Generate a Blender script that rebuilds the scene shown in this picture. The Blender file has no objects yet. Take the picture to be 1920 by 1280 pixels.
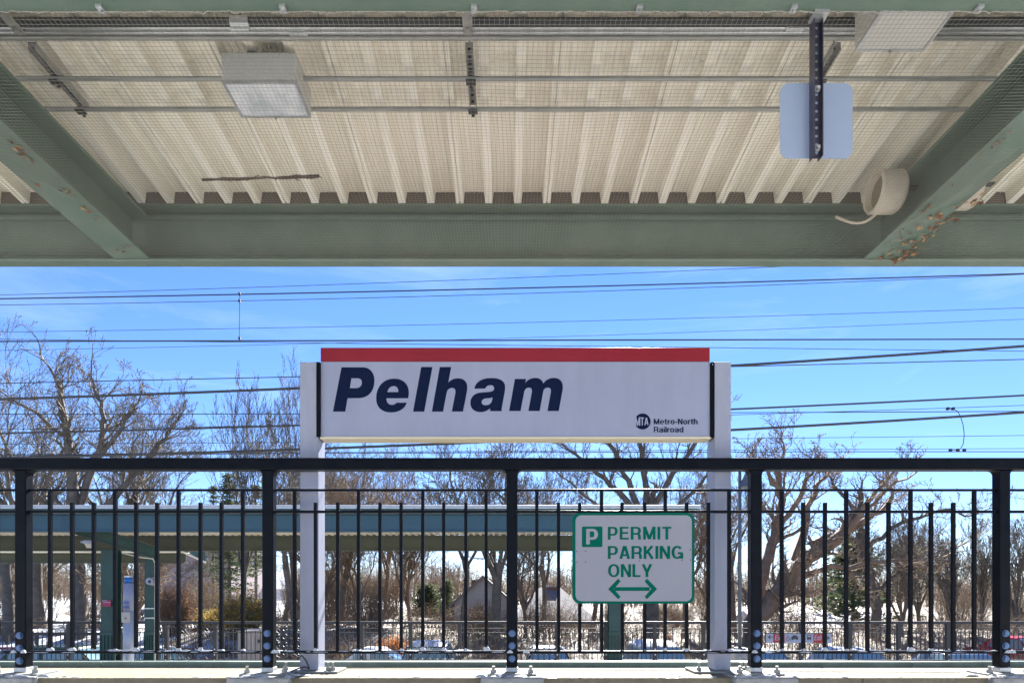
import bpy, math, random
import numpy as np
from mathutils import Vector
S = bpy.context.scene
C = S.collection
PI = math.pi
# ------------------------------------------------------------------ camera, sky, sun, exposure
F = 1250.0                      # focal length in photo pixels (1920 wide)
VX, VY = 950.0, 1110.0          # where the level view axis meets the photo
cd = bpy.data.cameras.new('camera'); cam = bpy.data.objects.new('camera', cd); C.objects.link(cam)
cam.location = (0, 0, 0); cam.rotation_euler = (PI/2, 0, 0)
cd.sensor_width = 36; cd.lens = F/1920*36
cd.shift_x = (960-VX)/1920; cd.shift_y = (VY-640)/1920
cd.clip_start = .05; cd.clip_end = 3000
S.camera = cam
SUN_AZ, SUN_EL = math.radians(12), math.radians(36)
w = bpy.data.worlds.new('World'); S.world = w; w.use_nodes = True
nt = w.node_tree; bg = nt.nodes['Background']
sky = nt.nodes.new('ShaderNodeTexSky'); sky.sky_type = 'NISHITA'; sky.sun_disc = False
sky.sun_elevation = SUN_EL; sky.sun_rotation = SUN_AZ
sky.air_density = 1.0; sky.dust_density = 0.0; sky.ozone_density = 3.0; sky.altitude = 0
SKY_STRENGTH = .052
gam = nt.nodes.new('ShaderNodeGamma'); gam.inputs[1].default_value = 1.0
hs = nt.nodes.new('ShaderNodeHueSaturation'); hs.inputs['Saturation'].default_value = 1.06
hs.inputs['Value'].default_value = 1.0
nt.links.new(sky.outputs[0], gam.inputs[0]); wb = nt.nodes.new('ShaderNodeMix'); wb.data_type = 'RGBA'; wb.blend_type = 'MULTIPLY'; wb.inputs[0].default_value = 1
wb.inputs[7].default_value = (.55, .61, .85, 1)
nt.links.new(gam.outputs[0], wb.inputs[6]); nt.links.new(wb.outputs[2], hs.inputs['Color'])
# thin high cloud, stretched wisps all round the sky
tc = nt.nodes.new('ShaderNodeTexCoord'); mp = nt.nodes.new('ShaderNodeMapping')
mp.inputs['Rotation'].default_value = (0, math.radians(18), 0)
mp.inputs['Scale'].default_value = (1.3, 1.0, 6.5)
nz = nt.nodes.new('ShaderNodeTexNoise'); nz.inputs['Scale'].default_value = 2.2; nz.inputs['Detail'].default_value = 8
nz.inputs['Roughness'].default_value = .62; nz.inputs['Distortion'].default_value = .5
cr = nt.nodes.new('ShaderNodeMapRange'); cr.inputs[1].default_value = .50; cr.inputs[2].default_value = .85
cr.inputs[3].default_value = 0; cr.inputs[4].default_value = .26
mx = nt.nodes.new('ShaderNodeMix'); mx.data_type = 'RGBA'
mx.inputs[7].default_value = (5.0, 5.9, 7.4, 1)
nt.links.new(tc.outputs['Generated'], mp.inputs[0]); nt.links.new(mp.outputs[0], nz.inputs['Vector'])
nt.links.new(nz.outputs[0], cr.inputs[0]); nt.links.new(cr.outputs[0], mx.inputs[0])
nt.links.new(hs.outputs[0], mx.inputs[6]); nt.links.new(mx.outputs[2], bg.inputs[0])
bg.inputs[1].default_value = SKY_STRENGTH
sl = bpy.data.lights.new('sun', 'SUN'); sl.energy = 5.0; sl.angle = math.radians(.53); sl.color = (1, .96, .90)
so = bpy.data.objects.new('sun', sl); C.objects.link(so); so.location = (3, 10, 12)
sd = Vector((math.sin(SUN_AZ)*math.cos(SUN_EL), math.cos(SUN_AZ)*math.cos(SUN_EL), math.sin(SUN_EL)))
so.rotation_euler = sd.to_track_quat('Z', 'Y').to_euler()
S.view_settings.view_transform = 'Standard'; S.view_settings.look = 'None'
S.view_settings.exposure = 2.35; S.view_settings.gamma = 1; S.view_settings.use_curve_mapping = False
try:
    S.cycles.max_bounces = 8; S.cycles.diffuse_bounces = 5
except Exception: pass

# ------------------------------------------------------------------ helpers
def px(x, y, Y):
    return Vector(((x-VX)/F*Y, Y, (VY-y)/F*Y))
def gx(x, Y): return (x-VX)/F*Y
def gz(y, Y): return (VY-y)/F*Y

def mat(name, col, rough=.6, metal=0., var=.0, scale=6., bump=0., bscale=40., col2=None, spec=None, stretch=None, tr=0.):
    m = bpy.data.materials.new(name); m.use_nodes = True; t = m.node_tree; b = t.nodes['Principled BSDF']
    b.inputs['Base Color'].default_value = (*col, 1); b.inputs['Roughness'].default_value = rough
    b.inputs['Metallic'].default_value = metal
    if spec is not None: b.inputs['Specular IOR Level'].default_value = spec
    if tr: b.inputs['Transmission Weight'].default_value = tr
    if var or col2:
        co = t.nodes.new('ShaderNodeTexCoord'); vec = co.outputs['Object']
        if stretch:
            mm = t.nodes.new('ShaderNodeMapping'); mm.inputs['Scale'].default_value = stretch
            t.links.new(vec, mm.inputs[0]); vec = mm.outputs[0]
        n = t.nodes.new('ShaderNodeTexNoise'); n.inputs['Scale'].default_value = scale
        n.inputs['Detail'].default_value = 7; n.inputs['Roughness'].default_value = .65
        t.links.new(vec, n.inputs['Vector'])
        r = t.nodes.new('ShaderNodeMapRange'); r.inputs[1].default_value = .35; r.inputs[2].default_value = .65
        t.links.new(n.outputs[0], r.inputs[0])
        x = t.nodes.new('ShaderNodeMix'); x.data_type = 'RGBA'
        x.inputs[6].default_value = (*col, 1)
        c2 = col2 if col2 else tuple(c*(1-var) for c in col)
        x.inputs[7].default_value = (*c2, 1)
        t.links.new(r.outputs[0], x.inputs[0]); t.links.new(x.outputs[2], b.inputs['Base Color'])
    if bump:
        co = t.nodes.new('ShaderNodeTexCoord')
        n = t.nodes.new('ShaderNodeTexNoise'); n.inputs['Scale'].default_value = bscale; n.inputs['Detail'].default_value = 5
        t.links.new(co.outputs['Object'], n.inputs['Vector'])
        bu = t.nodes.new('ShaderNodeBump'); bu.inputs['Strength'].default_value = bump; bu.inputs['Distance'].default_value = .02
        t.links.new(n.outputs[0], bu.inputs['Height']); t.links.new(bu.outputs[0], b.inputs['Normal'])
    return m

ORG = {}
def tag(o, label=None, cat=None, group=None, kind=None):
    if label: o['label'] = label
    if cat: o['category'] = cat
    if group: o['group'] = group
    if kind: o['kind'] = kind
    return o
def thing(name, label, cat, loc=(0, 0, 0), group=None):
    o = bpy.data.objects.new(name, None); o.empty_display_size = .1; C.objects.link(o)
    o.location = loc; ORG[o] = Vector(loc)
    return tag(o, label, cat, group)

class MB:
    def __init__(s): s.v = []; s.f = []
    def add(s, vs, fs):
        b = len(s.v); s.v += [tuple(v) for v in vs]; s.f += [tuple(b+i for i in f) for f in fs]; return s
    def box(s, x0, x1, y0, y1, z0, z1):
        return s.add([(x0,y0,z0),(x1,y0,z0),(x1,y1,z0),(x0,y1,z0),(x0,y0,z1),(x1,y0,z1),(x1,y1,z1),(x0,y1,z1)],
                     [(0,3,2,1),(4,5,6,7),(0,1,5,4),(1,2,6,5),(2,3,7,6),(3,0,4,7)])
    def cyl(s, p0, p1, r0, r1=None, n=16, cap=True, sx=1.):
        p0 = Vector(p0); p1 = Vector(p1); r1 = r0 if r1 is None else r1
        d = (p1-p0).normalized(); a = d.orthogonal().normalized(); b = d.cross(a)
        vs = [p0+(a*math.cos(2*PI*i/n)+b*math.sin(2*PI*i/n))*r0 for i in range(n)]
        vs += [p1+(a*math.cos(2*PI*i/n)+b*math.sin(2*PI*i/n))*r1 for i in range(n)]
        fs = [(i,(i+1)%n,n+(i+1)%n,n+i) for i in range(n)]
        if cap: fs += [tuple(range(n-1,-1,-1)), tuple(range(n,2*n))]
        return s.add(vs, fs)
    def tube(s, pts, r, n=8, rad=None):
        pts = [Vector(p) for p in pts]; k = len(pts); vs = []; up = None
        for i, p in enumerate(pts):
            d = (pts[min(i+1,k-1)]-pts[max(i-1,0)]).normalized()
            if up is None: a = d.orthogonal().normalized()
            else: a = (up-d*up.dot(d)).normalized()
            up = a; b = d.cross(a); rr = rad[i] if rad else r
            vs += [p+(a*math.cos(2*PI*j/n)+b*math.sin(2*PI*j/n))*rr for j in range(n)]
        fs = [(i*n+j, i*n+(j+1)%n, (i+1)*n+(j+1)%n, (i+1)*n+j) for i in range(k-1) for j in range(n)]
        fs += [tuple(range(n-1,-1,-1)), tuple(range((k-1)*n, k*n))]
        return s.add(vs, fs)
    def prism(s, poly, axis, a0, a1):
        """poly of 2D points extruded along axis ('x','y','z') from a0 to a1"""
        n = len(poly)
        def P(p, a):
            return {'x': (a, p[0], p[1]), 'y': (p[0], a, p[1]), 'z': (p[0], p[1], a)}[axis]
        vs = [P(p, a0) for p in poly]+[P(p, a1) for p in poly]
        fs = [(i,(i+1)%n,n+(i+1)%n,n+i) for i in range(n)]+[tuple(range(n-1,-1,-1)), tuple(range(n,2*n))]
        return s.add(vs, fs)
    def mesh(s, name, m=None, off=(0,0,0), smooth=False):
        me = bpy.data.meshes.new(name); o = Vector(off)
        me.from_pydata([tuple(Vector(v)-o) for v in s.v], [], s.f)
        if m: me.materials.append(m)
        if smooth: me.polygons.foreach_set('use_smooth', [True]*len(me.polygons))
        me.update(); return me
    def build(s, name, m, parent=None, loc=None, bevel=0, smooth=False, segs=2):
        org = ORG.get(parent) if parent else (Vector(loc) if loc is not None else Vector((0,0,0)))
        me = s.mesh(name, m, org, smooth)
        o = bpy.data.objects.new(name, me); C.objects.link(o)
        if parent: o.parent = parent
        else: o.location = org
        ORG[o] = org
        if bevel:
            b = o.modifiers.new('bevel', 'BEVEL'); b.width = bevel; b.segments = segs; b.limit_method = 'ANGLE'
        return o
def fixn(o):
    import bmesh
    bm = bmesh.new(); bm.from_mesh(o.data); bmesh.ops.recalc_face_normals(bm, faces=bm.faces); bm.to_mesh(o.data); bm.free(); return o
def inst(name, me, parent, loc, rot=(0,0,0)):
    """a part sharing mesh data; loc is a world place"""
    o = bpy.data.objects.new(name, me); C.objects.link(o); o.parent = parent
    o.location = Vector(loc)-ORG[parent]; o.rotation_euler = rot; ORG[o] = Vector(loc); return o
def rrect(x0, x1, z0, z1, r, n=6):
    pts = []
    for cx, cz, a in ((x1-r,z0+r,-PI/2),(x1-r,z1-r,0),(x0+r,z1-r,PI/2),(x0+r,z0+r,PI)):
        for i in range(n+1):
            t = a+i/n*PI/2; pts.append((cx+r*math.cos(t), cz+r*math.sin(t)))
    return pts

# ------------------------------------------------------------------ lettering (grotesque bold built from strokes)
def arc(cx, cy, rx, ry, a0, a1, n=18, e=2.35):
    out = []
    for i in range(n+1):
        t = math.radians(a0+(a1-a0)*i/n); c, s_ = math.cos(t), math.sin(t)
        out.append((cx+rx*math.copysign(abs(c)**(2/e), c), cy+ry*math.copysign(abs(s_)**(2/e), s_)))
    return out
AN = .72     # horizontal strokes are a little thinner than stems
def glyph(ch, w):
    h = w/2; v = h*AN; X = .74
    L = lambda *p: list(p)
    if ch == 'P':
        W = .72; return W, [L((h,0),(h,1)), L((h,1-v),(.36,1-v))+arc(.38,(1-v+.38)/2,W-h-.38,(1-v-.38)/2,90,-90)+L((.34,.38),(h,.38))]
    if ch == 'R':
        W = .76; return W, [L((h,0),(h,1)), L((h,1-v),(.40,1-v))+arc(.42,(1-v+.45)/2,W-h-.44,(1-v-.45)/2,90,-90)+L((.40,.45),(h,.45)),
                            L((.44,.47),(.56,.44),(W-h-.03,.30),(W-h-.02,.10),(W-h,0))]
    if ch == 'E': W = .66; return W, [L((h,0),(h,1)), L((h,1-v),(W-.02,1-v)), L((h,.52),(W-.05,.52)), L((h,v),(W,v))]
    if ch == 'M': W = .90; return W, [L((h,0),(h,1)), L((W-h,0),(W-h,1)), L((h*1.1,1),(W/2,h*.3)), L((W-h*1.1,1),(W/2,h*.3))]
    if ch == 'I': return w, [L((h,0),(h,1))]
    if ch == 'T': W = .66; return W, [L((0,1-v),(W,1-v)), L((W/2,0),(W/2,1-v))]
    if ch == 'A': W = .76; return W, [L((h*.95,0),(W/2-h*.2,1)), L((W-h*.95,0),(W/2+h*.2,1)), L((.2,.29),(W-.2,.29))]
    if ch == 'K': W = .74; return W, [L((h,0),(h,1)), L((h,.36),(W-h*1.2,1)), L((.30,.56),(W-h,0))]
    if ch == 'N': W = .74; return W, [L((h,0),(h,1)), L((W-h,0),(W-h,1)), L((h*1.1,1),(W-h*1.1,0))]
    if ch == 'G': W = .80; return W, [arc(W/2,.5,W/2-h,.5-v+.01,38,322,26,2.2), L((.44,.44),(W-h*.2,.44)), L((W-h*.75,0),(W-h*.75,.44))]
    if ch == 'O': W = .82; return W, [arc(W/2,.5,W/2-h,.5-v+.01,0,362,36,2.2)]
    if ch == 'L': W = .58; return W, [L((h,0),(h,1)), L((h,v),(W,v))]
    if ch == 'Y': W = .74; return W, [L((W/2,0),(W/2,.42)), L((W/2,.36),(h*.9,1)), L((W/2,.36),(W-h*.9,1))]
    if ch == 'H': W = .74; return W, [L((h,0),(h,1)), L((W-h,0),(W-h,1)), L((h,.52),(W-h,.52))]
    if ch == 'e':
        W = .66; return W, [arc(W/2,X/2,W/2-h,X/2-v*.9,-2,306,30,2.2), L((h*.8,X/2-.02),(W-h*.4,X/2-.02))]
    if ch == 'l': return w, [L((h,0),(h,1))]
    if ch == 'i': return w, [L((h,0),(h,X-.02)), L((h,.86),(h,1))]
    if ch == 'h': W = .62; return W, [L((h,0),(h,1)), L((h,.40))+arc(W/2,.42,W/2-h,X-v-.42,175,0,14,2.4)+L((W-h,0))]
    if ch == 'n': W = .62; return W, [L((h,0),(h,X-.01)), L((h,.40))+arc(W/2,.42,W/2-h,X-v-.42,175,0,14,2.4)+L((W-h,0))]
    if ch == 'm':
        W = .97; c = W/2; return W, [L((h,0),(h,X-.01)), L((h,.42))+arc((h+c)/2,.44,(c-h)/2,X-v-.44,175,0,14,2.4)+L((c,0)),
                            L((c,.42))+arc((W-h+c)/2,.44,(W-h-c)/2,X-v-.44,175,0,14,2.4)+L((W-h,0))]
    if ch == 'a':
        W = .66; x1 = W-h*1.15
        return W, [arc((h*1.1+x1)/2,X-.24,(x1-h*1.1)/2,.24-v*.95,168,0,16,2.4)+L((x1,.14),(x1+.02,0)),
                   L((x1,.44),(.34,.40))+arc(.31,.205,.31-h*.95,.195-v*.75,92,268,14,2.2)+L((.38,v*.8),(x1-.02,.18))]
    if ch == 't': W = .38; return W, [L((W/2-.02,.93),(W/2-.02,.16),(W/2+.05,v*.9),(W,v*.85)), L((0,X-.07),(W,X-.07))]
    if ch == 'r': W = .38; return W, [L((h,0),(h,X-.01)), L((h,.42),(h+.06,.58),(.24,X-v),(W,X-v))]
    if ch == 'o': W = .66; return W, [arc(W/2,X/2,W/2-h,X/2-v*.9,0,362,30,2.2)]
    if ch == 'd': W = .66; return W, [L((W-h,0),(W-h,1)), arc(W/2-.01,X/2,W/2-h-.01,X/2-v*.9,0,362,30,2.2)]
    if ch == 'p': W = .66; return W, [L((h,-.27),(h,X-.01)), arc(W/2+.01,X/2,W/2-h-.01,X/2-v*.9,0,362,30,2.2)]
    if ch == 'x': W = .60; return W, [L((h,0),(W-h,X)), L((W-h,0),(h,X))]
    if ch == '-': return .34, [L((.0,.36),(.34,.36))]
    return .28, []
def ribbon(mb, pts, w, y, fx):
    k = len(pts); vs = []
    for i, p in enumerate(pts):
        def nrm(a, b):
            d = math.hypot(b[0]-a[0], b[1]-a[1]) or 1e-6; return (-(b[1]-a[1])/d, (b[0]-a[0])/d)
        ns = []
        if i > 0: ns.append(nrm(pts[i-1], p))
        if i < k-1: ns.append(nrm(p, pts[i+1]))
        nx = sum(q[0] for q in ns); nz_ = sum(q[1] for q in ns); l = math.hypot(nx, nz_) or 1; nx /= l; nz_ /= l
        ct = max(.55, nx*ns[0][0]+nz_*ns[0][1]); o = w/2/ct
        for sgn in (1, -1):
            X_, Z_ = fx(p[0]+sgn*nx*o, p[1]+sgn*nz_*o*AN); vs.append((X_, y, Z_))
    mb.add(vs, [(2*i, 2*i+1, 2*i+3, 2*i+2) for i in range(k-1)])
def text(name, s, x0, x1, z0, H, y, m, parent, w=.17, gap=.12, shear=0, clean=True, warp=None):
    """lettering on the plane y=const, cap height H, baseline z0, fitted between x0 and x1"""
    adv = 0; gl = []
    for ch in s:
        W, st = glyph(ch, w); gl.append((adv, st)); adv += W+gap
    tot = adv-gap+shear; k = (x1-x0)/tot
    mb = MB(); n = 0
    for a, st in gl:
        for stroke in st:
            q = []
            for p in stroke:
                if not q or math.hypot(p[0]-q[-1][0], p[1]-q[-1][1]) > 1e-3: q.append(p)
            ribbon(mb, q, w, y-n*.00012, lambda u, v, a=a: (x0+(a+u+shear*v)*k, z0+v*H))
            n += 1
    return mb.build(name, m, parent)

# ------------------------------------------------------------------ materials
M = {}
M['cream'] = mat('cream_deck', (.88,.85,.74), .45, col2=(.72,.67,.55), scale=1.6, stretch=(1,.35,1))
M['green'] = mat('green_paint', (.10,.155,.115), .5, col2=(.135,.185,.145), scale=3.5, bump=.15, bscale=60)
M['green_flange'] = M['green']
M['dark'] = mat('dark_steel', (.035,.036,.036), .5)
M['galv'] = mat('galvanised', (.55,.57,.57), .35, .6, var=.3, scale=14)
M['galv2'] = mat('dull_galvanised', (.36,.36,.33), .5, .2, var=.3, scale=20)
M['conduit'] = mat('grey_conduit', (.36,.36,.33), .45, .35, var=.2, scale=8)
M['net'] = mat('net_cord', (.27,.265,.23), .8)
M['black'] = mat('black_paint', (.0025,.0035,.0065), .34, col2=(.006,.007,.010), scale=14, bump=.06, bscale=120, spec=.09)
M['post_w'] = mat('white_post_shaded', (.33,.35,.44), .4, var=.14, scale=7, stretch=(1,1,.25))  # white posts; the lavender-grey of skylit shade is put into the colour
M['sign_w'] = mat('sign_white_shaded', (.31,.335,.45), .32, var=.10, scale=5, stretch=(1,1,.3))  # white panel, darkened and cooled in its colour to stand in for shade
M['red'] = mat('sign_red', (.27,.010,.022), .3, var=.15, scale=3)
M['ink'] = mat('navy_ink', (.006,.012,.040), .25, spec=.10)
M['cream_edge'] = mat('cream_edge', (.72,.64,.46), .5)
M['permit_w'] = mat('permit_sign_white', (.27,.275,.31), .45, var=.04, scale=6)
M['permit_g'] = mat('permit_sign_green', (.0,.112,.075), .6, spec=.06)
M['alu'] = mat('aluminium_sheet', (.36,.44,.60), .42, .35, var=.05, scale=8)
M['concrete'] = mat('sunlit_concrete', (.21,.18,.12), .9, var=.2, scale=9, bump=.4, bscale=50)
M['concrete2'] = mat('grey_concrete', (.40,.40,.38), .9, var=.35, scale=6, bump=.5, bscale=30)
M['floor'] = mat('platform_concrete', (.74,.72,.68), .85, var=.25, scale=2, bump=.2, bscale=30)
M['snow'] = mat('snow', (.50,.53,.58), .6, bump=.5, bscale=12)
M['teal'] = mat('teal_beam', (.030,.10,.135), .5, var=.15, scale=2)
M['teal2'] = mat('green_column', (.018,.065,.055), .5, var=.25, scale=2)
M['rust'] = mat('flaked_rust', (.28,.12,.05), .8, col2=(.45,.30,.16), scale=20)
M['glassblue'] = mat('car_glass', (.16,.27,.33), .08, 0, spec=.9)
M['tyre'] = mat('tyre', (.02,.02,.02), .8)
M['bark'] = mat('bark', (.075,.064,.052), .9, col2=(.145,.127,.105), scale=3, bump=.5, bscale=8)
M['bark2'] = mat('bark_brown', (.14,.095,.068), .9, col2=(.23,.165,.12), scale=3, bump=.5, bscale=8)
M['twig'] = mat('twig_grey', (.115,.098,.075), .9, col2=(.18,.155,.12), scale=2)
M['twig2'] = mat('twig_brown', (.18,.13,.085), .9, col2=(.26,.195,.13), scale=2)
M['wire'] = mat('wire_black', (.02,.02,.022), .5)
M['pvc'] = mat('beige_plastic', (.58,.52,.42), .5, var=.1, scale=10)
M['pvc_in'] = mat('speaker_grille', (.30,.25,.17), .7, var=.3, scale=60)

# ------------------------------------------------------------------ near canopy
YB = 4.63          # far beam edge
YN = 2.655         # near beam edge
def roofz(Y): return 2.70+.107*(YB-Y)
cano = thing('platform_canopy', 'green steel platform canopy with a cream corrugated ceiling above the fence', 'canopy', (0, YB, 2.3))
# corrugated deck: each sheet carries three ribs and laps at its first one
RP = .201
def panel_mesh():
    prof = []           # x, dz (0 = rib bottom)
    for k in range(3):
        c = k*RP
        if k == 0: prof += [(c-.026,0),(c-.005,0),(c-.003,.012),(c+.003,.012),(c+.005,.0),(c+.026,0)]
        else: prof += [(c-.024,0),(c+.024,0)]
        prof += [(c+.034,.076),(c+.060,.078),(c+.064,.073),(c+.068,.078),(c+.096,.078),(c+.1,.072),(c+.104,.078),(c+.132,.078),(c+.136,.073),(c+.140,.078),(c+RP-.034,.076)]
    prof.append((3*RP-.026,0))
    ys = [YB, 3.9, 3.0, 2.2, 1.0, -.3, -1.6]
    vs = [(x, y, roofz(y)+dz) for y in ys for x, dz in prof]
    n = len(prof); fs = [(j*n+i, j*n+i+1, (j+1)*n+i+1, (j+1)*n+i) for j in range(len(ys)-1) for i in range(n-1)]
    return MB().add(vs, fs)
pm = panel_mesh().mesh('roof_panel', M['cream'])
for k in range(-13, 12):
    o = bpy.data.objects.new('roof_panel', pm); C.objects.link(o); o.parent = cano
    o.location = Vector((.278+k*3*RP, 0, 0))-ORG[cano]
    so_ = o.modifiers.new('thickness', 'SOLIDIFY'); so_.thickness = .0015; so_.offset = 0
b = MB()
b.add([(-7.8,YB,roofz(YB)+.085),(7.3,YB,roofz(YB)+.085),(7.3,-1.6,roofz(-1.6)+.085),(-7.8,-1.6,roofz(-1.6)+.085),
       (-7.8,YB,roofz(YB)+.16),(7.3,YB,roofz(YB)+.16),(7.3,-1.6,roofz(-1.6)+.16),(-7.8,-1.6,roofz(-1.6)+.16)],
      [(0,3,2,1),(4,5,6,7),(0,1,5,4),(1,2,6,5),(2,3,7,6),(3,0,4,7)])
b.build('roof_covering', M['galv2'], cano)
MB().box(-7.8,7.3,YB+.13,YB+.16,2.71,2.96).build('fascia_trim', M['green'], cano, bevel=.004)
def ibeam_x(y0, y1, z0, z1, tf=.022, tw=.012, x0=-7.8, x1=7.3):
    b = MB(); yc = (y0+y1)/2
    b.box(x0,x1,y0,y1,z0,z0+tf); b.box(x0,x1,y0,y1,z1-tf,z1); b.box(x0,x1,yc-tw/2,yc+tw/2,z0+tf,z1-tf); return b
b = MB(); b.box(-7.8,7.3,YB-.004,YB+.100,2.306,2.320); b.box(-7.8,7.3,YB-.004,YB+.100,2.683,2.697); b.box(-7.8,7.3,YB+.090,YB+.100,2.3203,2.6827)
b.build('edge_beam', M['green'], cano, bevel=.003)
MB().box(-7.8,7.3,YB+.004,YB+.012,2.6975,2.80).build('void_shade_strip', mat('void_shade_brown', (.11,.09,.07), .9), cano)  # dark strip painted where only shade fills the voids between rib ends
MB().box(-7.8,7.3,YB+.062,YB+.088,2.625,2.655).build('beam_angle', M['green'], cano, bevel=.004)
ibeam_x(YN-.25, YN, 2.31, 2.70, .022).build('near_beam', M['green'], cano, bevel=.003)
ibeam_x(-1.5, -1.25, 2.31, 2.95, .022).build('rear_beam', M['green'], cano, bevel=.003)
for sx in (-1, 1, -3.1, 3.1):
    xc = 2.601*sx if abs(sx) == 1 else 2.601*math.copysign(1, sx)*3
    if abs(xc) > 7.3: continue
    for ya, yb in ((YN+.004, YB-.006), (-1.24, YN-.254)):
        b = MB(); b.box(xc-.122,xc+.122,ya,yb,2.312,2.332); b.box(xc-.122,xc+.122,ya,yb,2.58,2.60); b.box(xc-.007,xc+.007,ya,yb,2.332,2.58)
        b.build('cross_girder', M['green'], cano, bevel=.003)
    # stub brackets from girder to deck
    for yy in (1.6, 2.2):
        MB().box(xc-.03,xc+.03,yy-.03,yy+.03,2.60,roofz(yy)-.001).build('bracket', M['green'], cano)
# clips that hold the net along the near flange
random.seed(4)
for xx in (178, 525, 888, 1202, 1495, 1847):
    X = gx(xx, 2.60)
    b = MB(); b.box(X-.012,X+.012,2.618,2.652,2.299,2.3095); b.cyl((X,2.632,2.287),(X,2.632,2.299),.007,n=6)
    b.build('net_clip', M['galv'], cano)
# ---- bird net: one thing, thin cords, sagging a little and pulled unevenly
def make_net():
    rs = np.random.RandomState(3); V = []; Fc = []
    def strip(P, r):
        b0 = sum(len(v) for v in V); n = len(P)
        d = np.gradient(P, axis=0); d /= np.linalg.norm(d, axis=1)[:, None]+1e-9
        up = np.array([0,0,1.]); s1 = np.cross(d, up); s1 /= np.linalg.norm(s1, axis=1)[:, None]
        a = P+s1*r; b_ = P-s1*r*.5+up*r*.87; c = P-s1*r*.5-up*r*.87
        V.append(np.stack([a,b_,c],1).reshape(-1,3)); i = np.arange(n-1)*3+b0
        for j in range(3):
            k = (j+1)%3; Fc.append(np.stack([i+j, i+k, i+3+k, i+3+j],1))
    def sag(x, y):
        t = (y-YN)/(YB-YN)
        bay = np.abs(((x+2.64)%5.28)/5.28-.5)*2
        return 2.318-.035*np.sin(PI*t)*(1-bay**4)+.006*np.sin(x*2.3+y*3)*np.sin(PI*t)
    def warp(x, y):
        t = np.clip((y-YN)/(YB-YN), 0, 1)*1.0; e = np.sin(PI*t)
        return x+e*.010*np.sin(3.1*x+4*y)+e*.006*np.sin(9*x-3*y), y+e*.010*np.sin(2.2*x+1.3)+e*.005*np.sin(7*x+2*y)
    g = .0205
    xs = np.arange(-4.6, 4.6, g); ys = np.linspace(YN, YB, 34)
    for x in xs:
        X, Y = warp(np.full_like(ys, x), ys); strip(np.stack([X, Y, sag(X, Y)],1), .00078)
    xx = np.arange(-4.6, 4.6, .06)
    for y in np.arange(YN+.004, YB, g):
        X, Y = warp(xx, np.full_like(xx, y)); strip(np.stack([X, Y, sag(X, Y)],1), .00078)
    V = np.concatenate(V); Fc = np.concatenate(Fc)
    me = bpy.data.meshes.new('bird_net'); me.vertices.add(len(V)); me.vertices.foreach_set('co', (V-np.array([0,YN,2.3])).ravel())
    me.loops.add(len(Fc)*4); me.loops.foreach_set('vertex_index', Fc.ravel().astype(np.int32))
    me.polygons.add(len(Fc)); me.polygons.foreach_set('loop_start', np.arange(len(Fc))*4)
    me.update(calc_edges=True); me.materials.append(M['net'])
    return me
no = bpy.data.objects.new('bird_net', make_net()); C.objects.link(no); no.location = (0, YN, 2.3); ORG[no] = Vector((0, YN, 2.3))
tag(no, 'fine dark bird netting stretched under the cream canopy ceiling', 'netting')
# edge cord, knotted
b = MB(); random.seed(9)
for yy, zz in ((YN-.012, 2.300), (YB-.010, 2.300)):
    x = -4.0
    while x < 4.0:
        b.tube([(x,yy,zz),(x+.012,yy+random.uniform(-.006,.006),zz-.006*random.random()),(x+.028,yy,zz)], .0017, 3); x += .026
b.build('lacing_cord', M['net'], no)['kind'] = 'stuff'
# ---- conduits under the deck
def pipe(label, ypx, z, dia, x0=-6.5, x1=6.5, m='conduit', couplings=()):
    Y = z*F/(VY-ypx); o = thing('conduit', label, 'pipe', (0, Y, z), 'conduits under the canopy deck')
    MB().cyl((x0,Y,z),(x1,Y,z),dia/2,n=12).build('tube', M[m], o, smooth=True)
    for c in couplings: MB().cyl((gx(c,Y)-.045,Y,z),(gx(c,Y)+.045,Y,z),dia/2+.006,n=12).build('coupling', M['galv'], o)
    return Y
pipe('thickest dark grey pipe of the bundle, nearest the top green beam', 42, 2.80, .040, m='dark', couplings=(450,))
pipe('shiny galvanised pipe second in the bundle under the top beam', 52, 2.79, .026, m='galv', couplings=(450, 1490))
pipe('slim galvanised pipe third in the bundle under the top beam', 61, 2.785, .020, m='galv', couplings=(560,))
pipe('dark grey pipe lowest in the bundle near the top green beam', 71, 2.78, .026, m='conduit')
YA = pipe('single grey conduit crossing behind the left light fixture', 148, 2.725, .024, m='conduit')
YP = pipe('single grey conduit closest to the branch, lower of the two', 205, 2.72, .024, m='conduit')
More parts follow.
